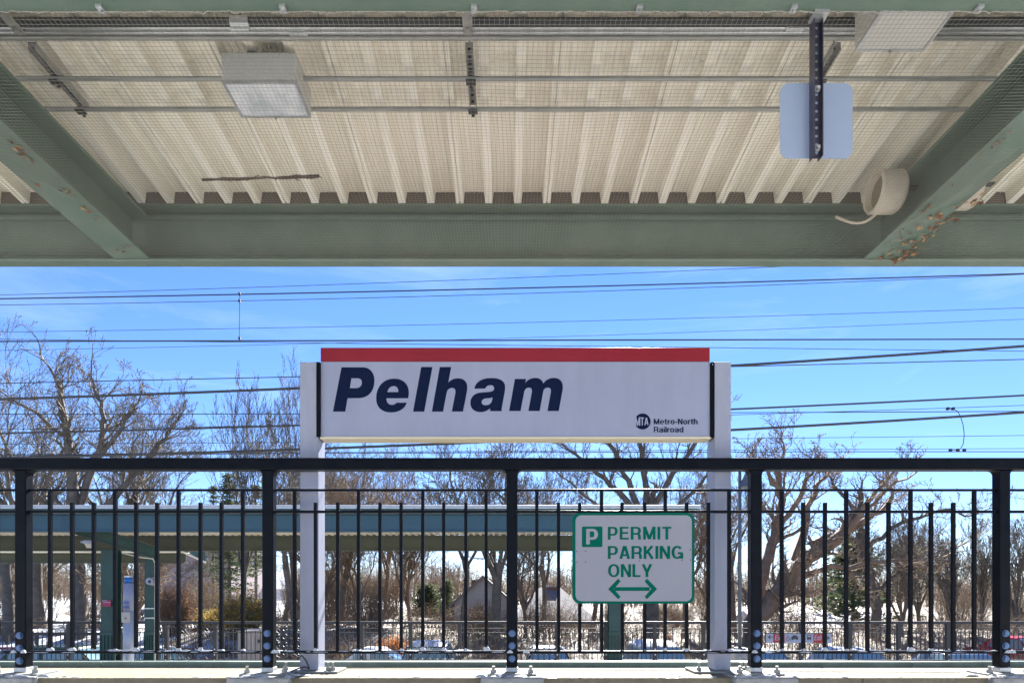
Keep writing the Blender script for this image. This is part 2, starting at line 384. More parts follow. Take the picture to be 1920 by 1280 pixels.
# ---- perforated strut hangers
for xw, lab in ((-2.40, 'perforated strut hanger beside the left green girder'), (-.19, 'perforated strut hanger at the middle of the ceiling'),
                (1.67, 'perforated strut hanger half hidden behind the small hanging sign')):
    t = thing('strut_hanger', lab, 'pipe hanger', (xw, 3.3, 2.75), 'pipe hangers under the deck')
    b = MB(); b.box(xw-.020,xw-.016,3.37,3.80,2.737,2.775); b.box(xw+.016,xw+.020,3.37,3.80,2.737,2.775); b.box(xw-.020,xw+.020,3.37,3.80,2.775,2.779)
    b.build('channel', M['galv2'], t)
    b = MB()
    for i in range(9): b.box(xw-.008,xw+.008,3.40+i*.045,3.42+i*.045,2.7725,2.7745)
    b.build('slots', M['dark'], t)['kind'] = 'stuff'
    for yy in (YA, YP):
        b = MB(); b.box(xw-.026,xw+.026,yy-.018,yy+.018,2.702,2.708); b.cyl((xw,yy+.03,2.700),(xw,yy+.03,2.737),.009,n=8); b.build('clamp', M['dark'], t)
    if xw < 1:
        b = MB(); b.box(xw-.024,xw+.024,3.10,3.30,2.755,2.762); b.cyl((xw,3.27,2.742),(xw,3.27,2.755),.018,n=12); b.cyl((xw,3.17,2.742),(xw,3.17,2.755),.012,n=12)
        b.build('strap', M['galv2'], t)
    for yy in (3.40, 3.78): MB().cyl((xw,yy,2.779),(xw,yy,roofz(yy)+.002),.006,n=6).build('rod', M['galv2'], t)

# ---- light fixtures
gl = mat('prismatic_lens', (.86,.88,.88), .16, .0, col2=(.50,.55,.58), scale=5, stretch=(2,1,1), bump=.3, bscale=90, spec=.8)
fix = mat('fixture_paint', (.58,.57,.52), .5, var=.08, scale=4)
def fixture(x0, x1, y0, y1, z0, z1, label, box):
    t = thing('ceiling_light', label, 'light fixture', ((x0+x1)/2,(y0+y1)/2,z1), 'light fixtures under the canopy')
    MB().box(x0,x1,y0,y1,z0+.012,z1).build('housing', fix, t, bevel=.006)
    b = MB(); f = .014
    b.box(x0,x1,y0,y0+f,z0,z0+.0118); b.box(x0,x1,y1-f,y1,z0,z0+.0118); b.box(x0,x0+f,y0+f,y1-f,z0,z0+.0118); b.box(x1-f,x1,y0+f,y1-f,z0,z0+.0118)
    b.build('frame', M['galv'], t)
    MB().box(x0+f,x1-f,y0+f,y1-f,z0+.004,z0+.011).build('lens', gl if box else fix, t)
    MB().cyl(((x0+x1)/2,y1-.006,z0-.008),((x0+x1)/2,y1-.006,z0),.006,n=6).build('latch', M['galv2'], t)
    zt = roofz((y0+y1)/2)
    MB().box(x0+.10,x0+.22,y1-.20,y1-.06,z1,zt+.0).build('junction_box', M['dark'], t)
    return t
fixture(-1.465,-1.078,3.42,3.68,2.615,2.77,'boxy grey ceiling light with a shiny glass lens, left of the middle', True)
fixture(1.685,2.02,3.00,3.23,2.615,2.78,'boxy grey ceiling light in the top right corner with a plain bottom', False)

# ---- loudspeakers
def speaker(xa, xb, y, z, r, label):
    t = thing('loudspeaker', label, 'loudspeaker', (xb, y, z), 'loudspeakers on the girders')
    n = 32; b = MB(); ri = r-.022
    prof = [(xb,r*.92),(xb-.01,r),(xa+.012,r),(xa,r-.010),(xa+.004,ri),(xa+.05,ri-.01)]
    vs = [(x, y+math.cos(2*PI*i/n)*rr, z+math.sin(2*PI*i/n)*rr) for x, rr in prof for i in range(n)]
    fs = [(k*n+i,k*n+(i+1)%n,(k+1)*n+(i+1)%n,(k+1)*n+i) for k in range(len(prof)-1) for i in range(n)]
    b.add(vs, fs); fixn(b.build('shell', M['pvc'], t, smooth=False))
    MB().cyl((xa+.045,y,z),(xa+.052,y,z),ri-.008,n=n).build('grille', M['pvc_in'], t)
    MB().cyl((xb-.001,y,z),(xb+.006,y,z),r*.92,n=n).build('back_plate', M['pvc'], t)
    b = MB(); b.box(xb+.006,xb+.13,y-.02,y+.02,z+.02,z+.03); b.box(xb+.02,xb+.14,y+.10,y+.12,z+r-.04,z+r-.02)
    b.build('mounting_arm', M['dark'], t)['kind'] = 'stuff'
    return t
speaker(2.315, 2.475, 4.22, 2.53, .125, 'round beige loudspeaker inside the right green girder')
speaker(2.78, 2.95, 4.22, 2.555, .125, 'beige loudspeaker mostly hidden behind the right girder')
cp = []
for i in range(15):
    a = i/14; cp.append((2.37-.22*a+.02*math.sin(a*PI), 4.26+.1*a, 2.425-.055*math.sin(a*PI)+.03*a))
tag(MB().tube(cp, .0085, 8).build('flexible_conduit', M['pvc'], loc=(2.2,4.3,2.4), smooth=True), 'curved flexible conduit looping below the right loudspeaker', 'cable')
# ---- branch lying on the net and leaves caught on it
random.seed(5)
t = thing('fallen_branch', 'dry brown branch lying on the bird netting', 'branch', (-1.4, 3.70, 2.33))
pts = [(-1.70+.66*i/16, 3.72+random.uniform(-.003,.003)-.03*i/16, 2.300+random.uniform(-.0015,.0015)) for i in range(17)]
tw = mat('dry_twig', (.10,.07,.05), .9, var=.4, scale=30)
MB().tube(pts, .008, 6, rad=[.005+.004*random.random()+.003*(i>10) for i in range(17)]).build('stem', tw, t)
b = MB()
for i in range(26):
    p = Vector(random.choice(pts[2:])); q = p+Vector((random.uniform(-.06,.06), random.uniform(-.02,.02), random.uniform(-.012,.006)))
    b.tube([p, (p+q)/2+Vector((0,0,.003)), q], .0022, 4)
b.build('twigs', tw, t)['kind'] = 'stuff'
leafm = [mat('dry_leaf_rust', (.22,.09,.045), .7, var=.4, scale=50), mat('dry_leaf_tan', (.34,.23,.12), .7, var=.3, scale=50), mat('dry_leaf_dark', (.12,.07,.05), .8)]
def leaves(name, spots, label, sz=.017):
    b = MB(); mi = []
    for p in spots:
        for j in range(2):
            a = random.uniform(0, 2*PI); e = random.uniform(-1, 1); u = Vector((math.cos(a), math.sin(a), .3*e)); v = Vector((-math.sin(a), math.cos(a), random.uniform(-.8,.8))).normalized()
            c = Vector(p)+Vector((random.uniform(-.01,.01), random.uniform(-.01,.01), random.uniform(-.012,0))); l = sz*random.uniform(.7,1.6)
            b.add([c-u*l, c+v*l*.45+Vector((0,0,.003)), c+u*l*.9, c-v*l*.4], [(0,1,2,3)]); mi.append(random.choice((0,0,1,1,2)))
    o = b.build(name, leafm[0], loc=spots[0])
    o.data.materials.append(leafm[1]); o.data.materials.append(leafm[2]); o.data.polygons.foreach_set('material_index', mi)
    return tag(o, label, 'leaves', kind='stuff')
sp = []
for i in range(75):
    a = random.random()**1.8; sp.append((2.66+random.uniform(-.10,.12)+.03*a, 4.62-.75*a+random.uniform(-.03,.03), 2.303))
leaves('dead_leaves', sp, 'rusty dead leaves caught in the net under the right girder end')
sp = [(2.519+random.uniform(-.012,.01), random.uniform(3.2,4.5), 2.308) for i in range(26)]
leaves('dead_leaves', sp, 'dark scraps caught along the inner edge of the right girder', .008)
sp = [(-2.519+random.uniform(-.035,.005), Y_, 2.307) for Y_ in (3.42,3.45,3.47,3.5,3.52,3.55,3.82,3.85,4.0,4.03,4.1,4.12,4.45) for _ in range(2)]
sp += [(-2.66,3.78,2.307),(-2.6,4.5,2.307),(-2.62,4.48,2.307)]
leaves('dead_leaves', sp, 'few dry leaves caught along the left girder edge', .011)

# ---- small hanging sign seen from behind
t = thing('hanging_sign', 'small square grey sign seen from behind on a perforated post', 'sign', (gx(1530,2.70), 2.70, 2.31))
k = F/2.70; xc = gx(1532, 2.70); zt, zb = gz(157, 2.72), gz(298, 2.72)
MB().prism(rrect(gx(1462,2.72), gx(1598,2.72), zb, zt, .038, 8), 'y', 2.717, 2.720).build('plate', M['alu'], t)
b = MB(); xa, xb = gx(1523,2.69), gx(1540,2.69); zlo = gz(296, 2.69)
strutm = mat('strut_steel', (.10,.10,.14), .35, .6, var=.4, scale=10)
b.box(xa,xa+.003,2.672,2.7165,zlo,2.345); b.box(xb-.003,xb,2.672,2.7165,zlo,2.345); b.box(xa+.003,xb-.003,2.694,2.697,zlo,2.345)
b.build('perforated_post', strutm, t)
for i in range(18):
    zz = zlo+.022+i*.0335; xm = (xa+xb)/2
    if zz > 2.29: break
    MB().cyl((xm,2.6925,zz),(xm,2.6937,zz),.0055,n=10).build('hole', M['alu'] if zz < zt else M['galv2'], t)
for zz in (zlo+.035, zt-.05):
    b = MB(); xm = (xa+xb)/2; b.cyl((xm,2.684,zz),(xm,2.692,zz),.012,n=12); b.cyl((xm,2.672,zz),(xm,2.684,zz),.008,n=6); b.build('bolt', M['galv'], t)
MB().box(xa-.012,xb+.012,2.64,2.70,2.30,2.309).build('bracket', M['galv'], t)

# ------------------------------------------------------------------ near platform, wall and coping
def struct(o): o['kind'] = 'structure'; return o
YF = 4.17                       # fence line
ZC = -.515                       # coping top
struct(MB().box(-400,400,-400,-9.01,-2.0,-1.75).build('bounce_ground', mat('bounce_snow', (.62,.62,.62), .95, var=.3, scale=.5), loc=(0,-20,-1.75)))  # unseen pale ground added behind the camera to bounce sunlight onto the ceiling
struct(MB().box(-16,16,-9,4.08,-1.75,-1.55).build('platform_floor', M['floor'], loc=(0,0,-1.55)))
wl = thing('parapet_wall', 'pale concrete parapet wall under the black fence', 'wall', (0, 4.1, -1.55))
MB().box(-14,14,4.08,4.72,-3.6,-.572).build('wall_body', M['concrete2'], wl)
xs = [-14,-9.1,-5.35,-1.6,2.15,5.9,14]
for i in range(6): MB().box(xs[i]+.003,xs[i+1]-.003,4.025,4.60,-.570,ZC).build('coping_slab', M['concrete'], wl, bevel=.006)
wl2 = mat('green_lip', (.20,.27,.23), .6, var=.3, scale=8)
for i in range(5): MB().box(-14+i*5.6+.002,-14+(i+1)*5.6-.002,4.602,4.68,-.570,-.478).build('edge_angle', wl2, wl, bevel=.003)
posts = [gx(x, YF) for x in (45, 505, 960, 1415, 1877)]
for i in range(8):
    pass
allposts = [posts[0]-1.53, *posts, posts[-1]+1.53]
for X in allposts: MB().box(X-.19,X+.19,3.97,4.30,-.70,ZC+.006).build('pedestal', M['concrete2'], wl, bevel=.012)
# ------------------------------------------------------------------ the black fence
fe = thing('picket_fence', 'black steel picket fence in front of the station name sign', 'fence', (0, YF, ZC))
zz = lambda y: gz(y, YF)
hw = .0345
MB().box(-5.2,5.2,YF-.040,YF+.040,zz(882),zz(860)).build('top_rail', M['black'], fe, bevel=.006)
for X in allposts:
    p = MB().box(X-hw,X+hw,YF-hw,YF+hw,zz(1249),zz(882.3)).build('post', M['black'], fe, bevel=.006)
    MB().box(X-hw-.003,X+hw+.003,YF-hw-.003,YF+hw+.003,ZC+.0205,zz(1249.5)).build('post_foot', M['galv'], fe, bevel=.003)
    MB().box(X-.15,X+.15,YF-.10,YF+.10,ZC+.0065,ZC+.020).build('base_plate', M['galv2'], fe, bevel=.003)
    for yb in (1186, 1209, 1233):
        b = MB(); z = zz(yb-(X < -3)*-4)
        b.cyl((X,YF-hw-.006,z),(X,YF-hw,z),.0215,n=20); b.cyl((X,YF-hw-.018,z),(X,YF-hw-.006,z),.016,.013,n=8)
        b.build('bolt', mat('bolt_zinc', (.07,.13,.25), .4, .3) if 'bolt_zinc' not in bpy.data.materials else bpy.data.materials['bolt_zinc'], fe, smooth=False)
    for dx in (-.115, .115):
        b = MB(); b.cyl((X+dx,YF-.06,ZC+.020),(X+dx,YF-.06,ZC+.042),.020,.018,n=6); b.cyl((X+dx,YF-.06,ZC+.042),(X+dx,YF-.06,ZC+.062),.010,n=8); b.build('anchor_bolt', M['galv2'], fe)
    for sx in (-1, 1):   # curved gussets
        pts = [(X+sx*hw, zz(882.3))]
        for i in range(7):
            a = i/6*PI/2; pts.append((X+sx*(hw+.03-.03*math.cos(a)), zz(882.3)-.03+.03*math.sin(a)))
        pts = [(X+sx*hw, zz(882.3)), (X+sx*hw, zz(882.3)-.03)]+[(X+sx*(hw+.03*(1-math.cos(i/6*PI/2))), zz(882.3)-.03*(1-math.sin(i/6*PI/2))) for i in range(1,7)]
        fixn(MB().prism(pts, 'y', YF-.03, YF+.03).build('gusset', M['black'], fe))
pk_t = MB().box(-.0098,.0098,-.0098,.0098,zz(1219.0)-ZC,zz(921)-ZC).mesh('picket', M['black'])
pk_s = MB().box(-.0098,.0098,-.0098,.0098,zz(1219.0)-ZC,zz(942)-ZC).mesh('picket', M['black'])
random.seed(2)
tops = []
for i in range(len(allposts)-1):
    xa, xb = allposts[i]+hw, allposts[i+1]-hw
    for yy, hh in ((918.5,4.2),(959,4.6),(1221.5,5.4)):
        if yy > 950:
            MB().box(xa,xb,YF-.016,YF+.016,zz(yy+hh/2),zz(yy-hh/2)).build('rail', M['black'], fe, bevel=.002)
        else: MB().box(xa,xb,YF-.010,YF+.010,zz(yy+hh/2),zz(yy-hh/2)).build('rail', M['black'], fe, bevel=.002)
    c = (allposts[i]+allposts[i+1])/2
    for j in range(10):
        X = c+(j-4.5)*.1335+random.uniform(-.003,.003)+(.0 if i else 0)
        inst('picket', pk_t if j%3 == 0 else pk_s, fe, (X, YF+random.uniform(-.002,.002), ZC), (0, random.uniform(-.002,.002), 0))
        tops.append(X)
# snow clinging to the bottom rail and on the coping
rs = random.Random(8)
b = MB()
def lump(b, x, y, z, rx, ry, h, n=9):
    ring = []
    for lv, (k_, hh) in enumerate(((1,0),(.75,.6),(.35,.95))):
        ring.append([(x+rx*k_*math.cos(2*PI*i/n)*rs.uniform(.8,1.15), y+ry*k_*math.sin(2*PI*i/n)*rs.uniform(.85,1.1), z+h*hh) for i in range(n)])
    vs = ring[0]+ring[1]+ring[2]+[(x,y,z+h)]
    fs = [(l*n+i,l*n+(i+1)%n,(l+1)*n+(i+1)%n,(l+1)*n+i) for l in range(2) for i in range(n)]+[(2*n+i,2*n+(i+1)%n,3*n) for i in range(n)]
    b.add(vs, fs)
zr = zz(1218.5)
for X in tops:
    d = .5 if (-.05 < X < .9) else 1.
    if rs.random() < .9*d: lump(b, X, YF-.002, zr-.002, .019*d*rs.uniform(.7,1.5), .0185, .022*d*rs.uniform(.4,1.4))
x = -3.3
while x < 3.4:
    l = rs.uniform(.03,.12)
    if rs.random() < (.8 if not (-.1 < x < 1.1) else .1): lump(b, x+l/2, YF-.004, zr-.003-.012*rs.random(), l*.75, .0175, .008*rs.uniform(.5,1.3))
    x += l
for X in posts:
    for i in range(2): lump(b, X+rs.uniform(-.05,.09), YF-.045, zr-.012, .02, .012, .02)
tag(b.build('rail_snow', M['snow'], loc=(0,YF,zr), smooth=True), 'thin crust of snow along the bottom rail of the fence', 'snow', kind='stuff')
b = MB()
for X in allposts:
    for i in range(16): lump(b, X+rs.gauss(0,.13), rs.uniform(3.98,4.12), ZC+.005, rs.uniform(.015,.05), rs.uniform(.01,.03), rs.uniform(.004,.014))
for i in range(70):
    lump(b, rs.uniform(-3.6,-2.6) if rs.random() < .5 else rs.uniform(-3.5,3.5), rs.uniform(4.03,4.08), ZC-.002, rs.uniform(.01,.05), rs.uniform(.006,.02), rs.uniform(.003,.009))
tag(b.build('coping_snow', M['snow'], loc=(0,4,ZC), smooth=True), 'patchy snow and ice around the fence feet on the coping', 'snow', kind='stuff')

# ------------------------------------------------------------------ station name sign
YS = 4.27; s = lambda x: gx(x, YS); q = lambda y: gz(y, YS)
t = thing('station_sign', 'long white Pelham station name sign with red top band on two posts', 'sign', (s(966), YS, ZC))
for xa, xb in ((563,597.5),(1339,1370)):
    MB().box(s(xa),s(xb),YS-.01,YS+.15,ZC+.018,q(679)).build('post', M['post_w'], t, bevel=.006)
    c = (s(xa)+s(xb))/2
    MB().box(c-.19,c+.19,YS-.05,YS+.19,ZC+.001,ZC+.0165).build('base_plate', M['galv2'], t, bevel=.003)
    for dx in (-.15,-.125,.12,.15):
        if abs(dx) == .125: continue
        b = MB(); b.cyl((c+dx,YS,ZC+.0165),(c+dx,YS,ZC+.038),.018,n=6); b.cyl((c+dx,YS,ZC+.038),(c+dx,YS,ZC+.068),.009,n=8); b.build('anchor_bolt', M['galv2'], t)
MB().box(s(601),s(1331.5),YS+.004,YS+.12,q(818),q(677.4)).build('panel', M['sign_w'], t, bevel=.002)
MB().box(s(601),s(1331),YS+.000,YS+.12,q(677),q(651.5)).build('red_band', M['red'], t, bevel=.002)
MB().box(s(600),s(1333),YS-.004,YS+.12,q(822.4),q(818.6)).build('bottom_trim', M['cream_edge'], t, bevel=.001)
MB().box(s(597.8),s(600.8),YS+.0,YS+.11,q(822),q(679.5)).build('edge_channel', M['black'], t)
MB().box(s(594.5),s(600.8),YS-.016,YS-.0105,q(820),q(680)).build('edge_channel', M['black'], t)
MB().box(s(1332),s(1338.8),YS-.008,YS+.10,q(820),q(679.5)).build('edge_channel', M['black'], t)
MB().cyl((s(1335.5),YS-.010,q(684)),(s(1335.5),YS-.008,q(684)),.004,n=8).build('screw', M['galv'], t)
H = q(687)-q(771)
OUT = {  # outlines of the bold italic letters, straight (L) and cubic (C) runs
 'P': ["175 70 L 525 70 C 640 70 715 160 715 285 C 715 470 610 575 450 575 L 275 575 L 237 795 L 35 795", "338 250 L 430 250 C 490 250 508 280 508 320 C 508 375 470 410 410 410 L 313 410"],
 'e': ["1265 577 L 910 577 C 910 640 945 685 1000 685 C 1040 685 1060 665 1078 648 L 1245 648 C 1215 745 1120 808 985 808 C 830 808 742 720 742 575 C 742 390 860 255 1035 255 C 1190 255 1278 345 1278 485 C 1278 520 1273 550 1265 577", "925 475 L 1105 475 C 1108 420 1085 378 1035 378 C 975 378 940 415 925 475"],
 'l': ["1480 65 L 1665 65 L 1530 795 L 1347 795"],
 'h': ["1785 65 L 1972 65 L 1925 322 C 1960 275 2015 250 2085 250 C 2185 250 2235 310 2235 400 C 2235 425 2232 450 2228 475 L 2165 793 L 1982 793 L 2040 490 C 2048 430 2025 408 1985 408 C 1930 408 1905 445 1895 500 L 1838 795 L 1655 795"],
 'a': ["2350 420 C 2370 310 2470 245 2630 245 C 2780 245 2855 300 2855 390 C 2855 430 2850 460 2845 490 L 2800 735 C 2796 755 2798 775 2800 787 L 2613 787 C 2610 770 2608 755 2610 740 C 2560 785 2500 805 2450 803 C 2345 800 2285 740 2285 650 C 2285 550 2360 485 2480 480 C 2540 476 2620 475 2655 455 C 2685 435 2685 365 2615 362 C 2570 362 2545 385 2530 418", "2650 560 C 2620 575 2580 575 2545 578 C 2500 582 2470 605 2470 640 C 2470 670 2495 690 2535 690 C 2600 690 2638 650 2642 600"],
 'm': ["3015 260 L 3198 260 L 3185 325 C 3225 270 3285 243 3355 243 C 3420 243 3465 280 3480 335 C 3525 270 3585 243 3655 243 C 3745 243 3800 300 3800 390 C 3800 420 3798 440 3792 465 L 3733 785 L 3547 785 L 3603 480 C 3610 430 3595 402 3555 402 C 3510 402 3485 430 3477 475 L 3420 785 L 3235 785 L 3292 480 C 3300 430 3285 402 3245 402 C 3205 402 3175 430 3167 475 L 3107 785 L 2920 785"]}
from mathutils.geometry import tessellate_polygon
def outline(d):
    tk = d.split(); pts = [(float(tk[0]), float(tk[1]))]; i = 2
    while i < len(tk):
        if tk[i] == 'L': pts.append((float(tk[i+1]), float(tk[i+2]))); i += 3
        else:
            a = pts[-1]; v = [float(x) for x in tk[i+1:i+7]]; b_, c_, d_ = (v[0],v[1]), (v[2],v[3]), (v[4],v[5])
            for k in range(1, 9):
                u = k/8; pts.append(tuple((1-u)**3*a[m]+3*u*(1-u)**2*b_[m]+3*u*u*(1-u)*c_[m]+u**3*d_[m] for m in (0,1)))
            i += 7
    if pts[0] == pts[-1]: pts.pop()
    return pts
for ch in 'Pelham':
    loops = [[Vector((s(620+x/8.727), YS+.0030, q(680+y/8.727))) for x, y in outline(d)] for d in OUT[ch]]
    tris = tessellate_polygon(loops); vs = [v for lp in loops for v in lp]
    mb = MB(); mb.add(vs, [tuple(t_) for t_ in tris]); mb.build('letter', M['ink'], t)
text('lettering', 'Metro-North', s(1226), s(1308), q(795), q(784.5)-q(795), YS+.002, M['ink'], t, w=.185, gap=.10)
text('lettering', 'Railroad', s(1226), s(1281.5), q(810), q(799.5)-q(810), YS+.002, M['ink'], t, w=.185, gap=.10)
# round transit emblem with three letters in perspective
cx, cz, R_ = s(1205), q(789.5), .0515
pts = [(cx+R_*math.cos(a), cz+R_*math.sin(a)) for a in [math.radians(-148+296*i/40) for i in range(41)]]
mb = MB(); mb.add([(p[0], YS+.003, p[1]) for p in pts], [tuple(range(len(pts)))]); mb.build('emblem_disc', M['ink'], t)
def wedge(u, v):   # letters shrink towards the right
    hgt = .60-.13*(u-0)/2.2
    return (cx-R_*.93+u*R_*.72, cz+(v-.5)*2*R_*hgt*.95-(.0))
mb = MB(); n = 0
for a, ch in ((0,'M'),(.93,'T'),(1.60,'A')):
    W, st = glyph(ch, .20)
    for stroke in st:
        ribbon(mb, stroke, .20, YS+.0022-n*.0001, lambda u, v, a=a: wedge(a+u*(.98 if ch == 'M' else .92), v)); n += 1
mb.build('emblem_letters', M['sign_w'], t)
b = MB(); b.tube([px(557+i*0.0,1236,YF+.0) for i in range(1)]+[px(566,1228,4.2),px(574,1238,4.19),px(579,1250,4.19),px(580,1253,4.19),px(572,1249,4.17),px(560,1252,4.15),px(545,1258,4.12)], .005, 6)
tag(b.build('loose_cable', M['wire'], loc=px(560,1258,4.15)), 'short black cable end by the foot of the left sign post', 'cable')

# ------------------------------------------------------------------ permit parking sign
YQ = YF-.030; s = lambda x: gx(x, YQ); q = lambda y: gz(y, YQ)
t = thing('parking_sign', 'green and white PERMIT PARKING ONLY sign fixed to the fence', 'sign', (s(1187), YQ, q(1131)))
MB().prism(rrect(s(1073),s(1302),q(1131),q(961),.048,8), 'y', YQ-.001, YQ+.003).build('plate', M['permit_g'], t)
mb = MB(); pp = rrect(s(1079),s(1297),q(1126.5),q(965.5),.036,8); mb.add([(p[0],YQ-.0018,p[1]) for p in pp], [tuple(range(len(pp)))]); mb.build('sign_face', M['permit_w'], t)
mb = MB(); pp = rrect(s(1091),s(1129.5),q(1025),q(986.5),.008,4); mb.add([(p[0],YQ-.0026,p[1]) for p in pp], [tuple(range(len(pp)))]); mb.build('parking_symbol', M['permit_g'], t)
text('parking_letter', 'P', s(1099), s(1121), q(1020), q(991)-q(1020), YQ-.0034, M['permit_w'], t, w=.22)
text('lettering', 'PERMIT', s(1139.5), s(1258.5), q(1011), q(987)-q(1011), YQ-.0026, M['permit_g'], t, w=.205, gap=.14)
text('lettering', 'PARKING', s(1139.5), s(1280), q(1047), q(1023)-q(1047), YQ-.0026, M['permit_g'], t, w=.205, gap=.10)
text('lettering', 'ONLY', s(1140), s(1222.5), q(1081), q(1057)-q(1081), YQ-.0026, M['permit_g'], t, w=.205, gap=.09)
mb = MB()
def poly(pts): mb.add([(s(a),YQ-.0026,q(c)) for a, c in pts], [tuple(range(len(pts)))])
poly([(1152,1100),(1218,1100),(1218,1107),(1152,1107)])
for sg, tip in ((1,1140),(-1,1232)):
    poly([(tip,1103.5),(tip+sg*19,1084),(tip+sg*23.5,1089),(tip+sg*11,1103.5)]); poly([(tip,1103.5),(tip+sg*11,1103.5),(tip+sg*23.5,1118),(tip+sg*19,1122.5)])
mb.build('double_arrow', M['permit_g'], t)
for a, c in ((1081.5,1033),(1098,1033),(1081.5,1052.5),(1098,1052.5),(1199,1051),(1278,1050),(1294,1030),(1294,1049)):
    MB().cyl((s(a),YQ-.0045,q(c)),(s(a),YQ-.0019,q(c)),.0036,n=8).build('rivet', M['dark'], t)
for a in (1128,1246):
    for c in (975,1118): MB().cyl((s(a),YQ+.003,q(c)),(s(a),YF-.012,q(c)),.006,n=8).build('fixing', M['galv2'], t)

# ------------------------------------------------------------------ overhead wires
def wire(pts, Y, wpx, label, group=None):
    P_ = np.array(pts, float); dg = min(2, len(pts)-1); co = np.polyfit(P_[:,0], P_[:,1], dg)
    xs = np.linspace(-500, 2420, 40); ys = np.polyval(co, np.clip(xs, -150, 2050))
    d0 = np.polyval(np.polyder(co), -150); d1 = np.polyval(np.polyder(co), 2050)
    ys = ys+np.where(xs < -150, (xs+150)*d0, 0)+np.where(xs > 2050, (xs-2050)*d1, 0)
    b = MB(); b.tube([px(a, c, Y) for a, c in zip(xs, ys)], wpx/2/F*Y, 6)
    return tag(b.build('overhead_wire', M['wire'], loc=px(950, float(np.polyval(co, 950)), Y)), label, 'overhead wire', 'overhead wires above the tracks')
wire([(0,553),(640,533),(1280,508)], 9, 1.0, 'thin overhead wire nearest the canopy edge, uppermost at the left')
wire([(0,560),(640,548),(1280,532),(1920,513)], 9, 2.3, 'thick upper overhead wire holding the top of the vertical dropper')
wire([(0,572),(640,559),(1280,541),(1920,514)], 9, 1.1, 'thin overhead wire just under the thick uppermost wire')
wire([(30,622),(640,612),(1280,597),(1920,577)], 13, .9, 'faint thin wire midway between the thick upper wire and the contact wire')
wire([(0,656),(640,645),(1280,621),(1920,599)], 15, .8, 'faintest wire, crossing the contact wire above the sign')
wire([(0,640),(640,638),(1280,637.5),(1920,635.5)], 9, 2.5, 'level contact wire just above the red band, at the dropper foot')
wire([(0,636),(640,643),(1330,652),(1920,658)], 12, 1.1, 'thin wire sloping down to the right across the contact wire')
wire([(0,718),(563,707),(1372,686),(1920,674)], 12, 1.7, 'medium wire meeting the top corners of the sign posts')
wire([(0,748),(563,728),(1372,685),(1920,649)], 8, 4.6, 'very thick black cable highest beside the name sign')
wire([(0,776),(563,776),(1372,773),(1920,771)], 13, 1.6, 'nearly level wire behind the middle of the name sign')
wire([(0,805),(563,796),(1372,778),(1780,765),(1920,759)], 15, 1.1, 'thin wire that carries the upper end of the looping jumper')
wire([(0,812),(563,797),(1372,767),(1920,741)], 8, 3.4, 'thick black cable, middle one of the three heavy cables')
wire([(0,832),(563,829),(1372,822),(1920,816)], 14, 1.0, 'thin wire behind the lower edge of the name sign')
wire([(0,851),(563,849),(1372,842),(1920,841)], 14, 1.0, 'thin wire close above the fence top rail')
wire([(0,853),(563,851),(1372,845.5),(1920,847)], 10, 1.6, 'lowest wire above the rail, at the jumper foot')
wire([(0,858),(563,842),(1000,825),(1372,805),(1920,773)], 8, 4.6, 'lowest thick black cable rising from the rail at left')
t = thing('wire_dropper', 'thin vertical dropper with clamps hanging between two wires at left', 'wire dropper', px(449,638,9))
MB().tube([px(449.5,550,9),px(449,600,9),px(448.5,637,9)], .0035, 5).build('rod', M['wire'], t)
for yy in (551,564,634): MB().box(gx(447.4,9),gx(451,9),8.985,9.015,gz(yy+2.5,9),gz(yy-2,9)).build('clamp', M['wire'], t)
t = thing('wire_jumper', 'looping jumper wire joining two overhead wires at right', 'jumper wire', px(1808,845,10))
MB().tube([px(a, c, 10) for a, c in ((1776,766),(1788,767),(1796,771),(1801,781),(1806,797),(1808,815),(1806,832),(1801,841),(1795,843),(1780,844))], .006, 6).build('loop', M['wire'], t)
for a, c in ((1777,766),(1787,766),(1782,844),(1796,844),(1808,844)): MB().box(gx(a-2,10),gx(a+2,10),9.98,10.02,gz(c+2.5,10),gz(c-2.5,10)).build('clamp', M['wire'], t)

# ------------------------------------------------------------------ far platform and its canopy
struct(MB().box(-60,60,4.73,16.4,-3.7,-3.3).build('track_bed', mat('ballast', (.20,.185,.17), .95, var=.4, scale=30, bump=.8, bscale=30), loc=(0,10,-3.3)))
struct(MB().box(-60,60,16.4,19.9,-3.7,-2.05).build('far_platform', M['concrete2'], loc=(0,18,-2.05)))
K = 18.0; s = lambda x, Y=K: gx(x, Y); q = lambda y, Y=K: gz(y, Y)
fc = thing('far_canopy', 'teal steel canopy over the opposite platform behind the fence', 'canopy', (s(600), 19.6, -2.05))
XR = s(1308); XL = -19.
def ib(x0, x1, y0, y1, z0, z1, tf=.03, tw=.03):
    return ibeam_x(y0, y1, z0, z1, tf, tw, x0, x1)
ib(XL, XR-.1, K, K+.24, q(996), q(962), .03).build('edge_beam', M['teal'], fc, bevel=.004)
MB().box(XL,XR,K-.12,K-.02,q(961.5),q(954.5)).build('gutter', M['teal2'], fc)
MB().box(XL,XR+.05,K-.14,21.6,q(954.2),q(951.5)).build('roof_sheet', M['galv'], fc)
b = MB(); x = XL
while x < XR-.2: b.box(x,x+.055,K+.245,21.18,1.80,1.86); x += .204
b.build('roof_ribs', M['cream'], fc); C.objects['roof_ribs']['kind'] = 'stuff'
MB().box(XL,XR,K+.245,21.5,1.862,1.89).build('ceiling', M['cream'], fc)
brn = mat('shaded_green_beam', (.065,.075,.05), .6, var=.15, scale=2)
YB2 = 21.2
ib(XL, XR-.3, YB2, YB2+.24, gz(1032,YB2), gz(1003,YB2), .03).build('rear_beam', brn, fc)
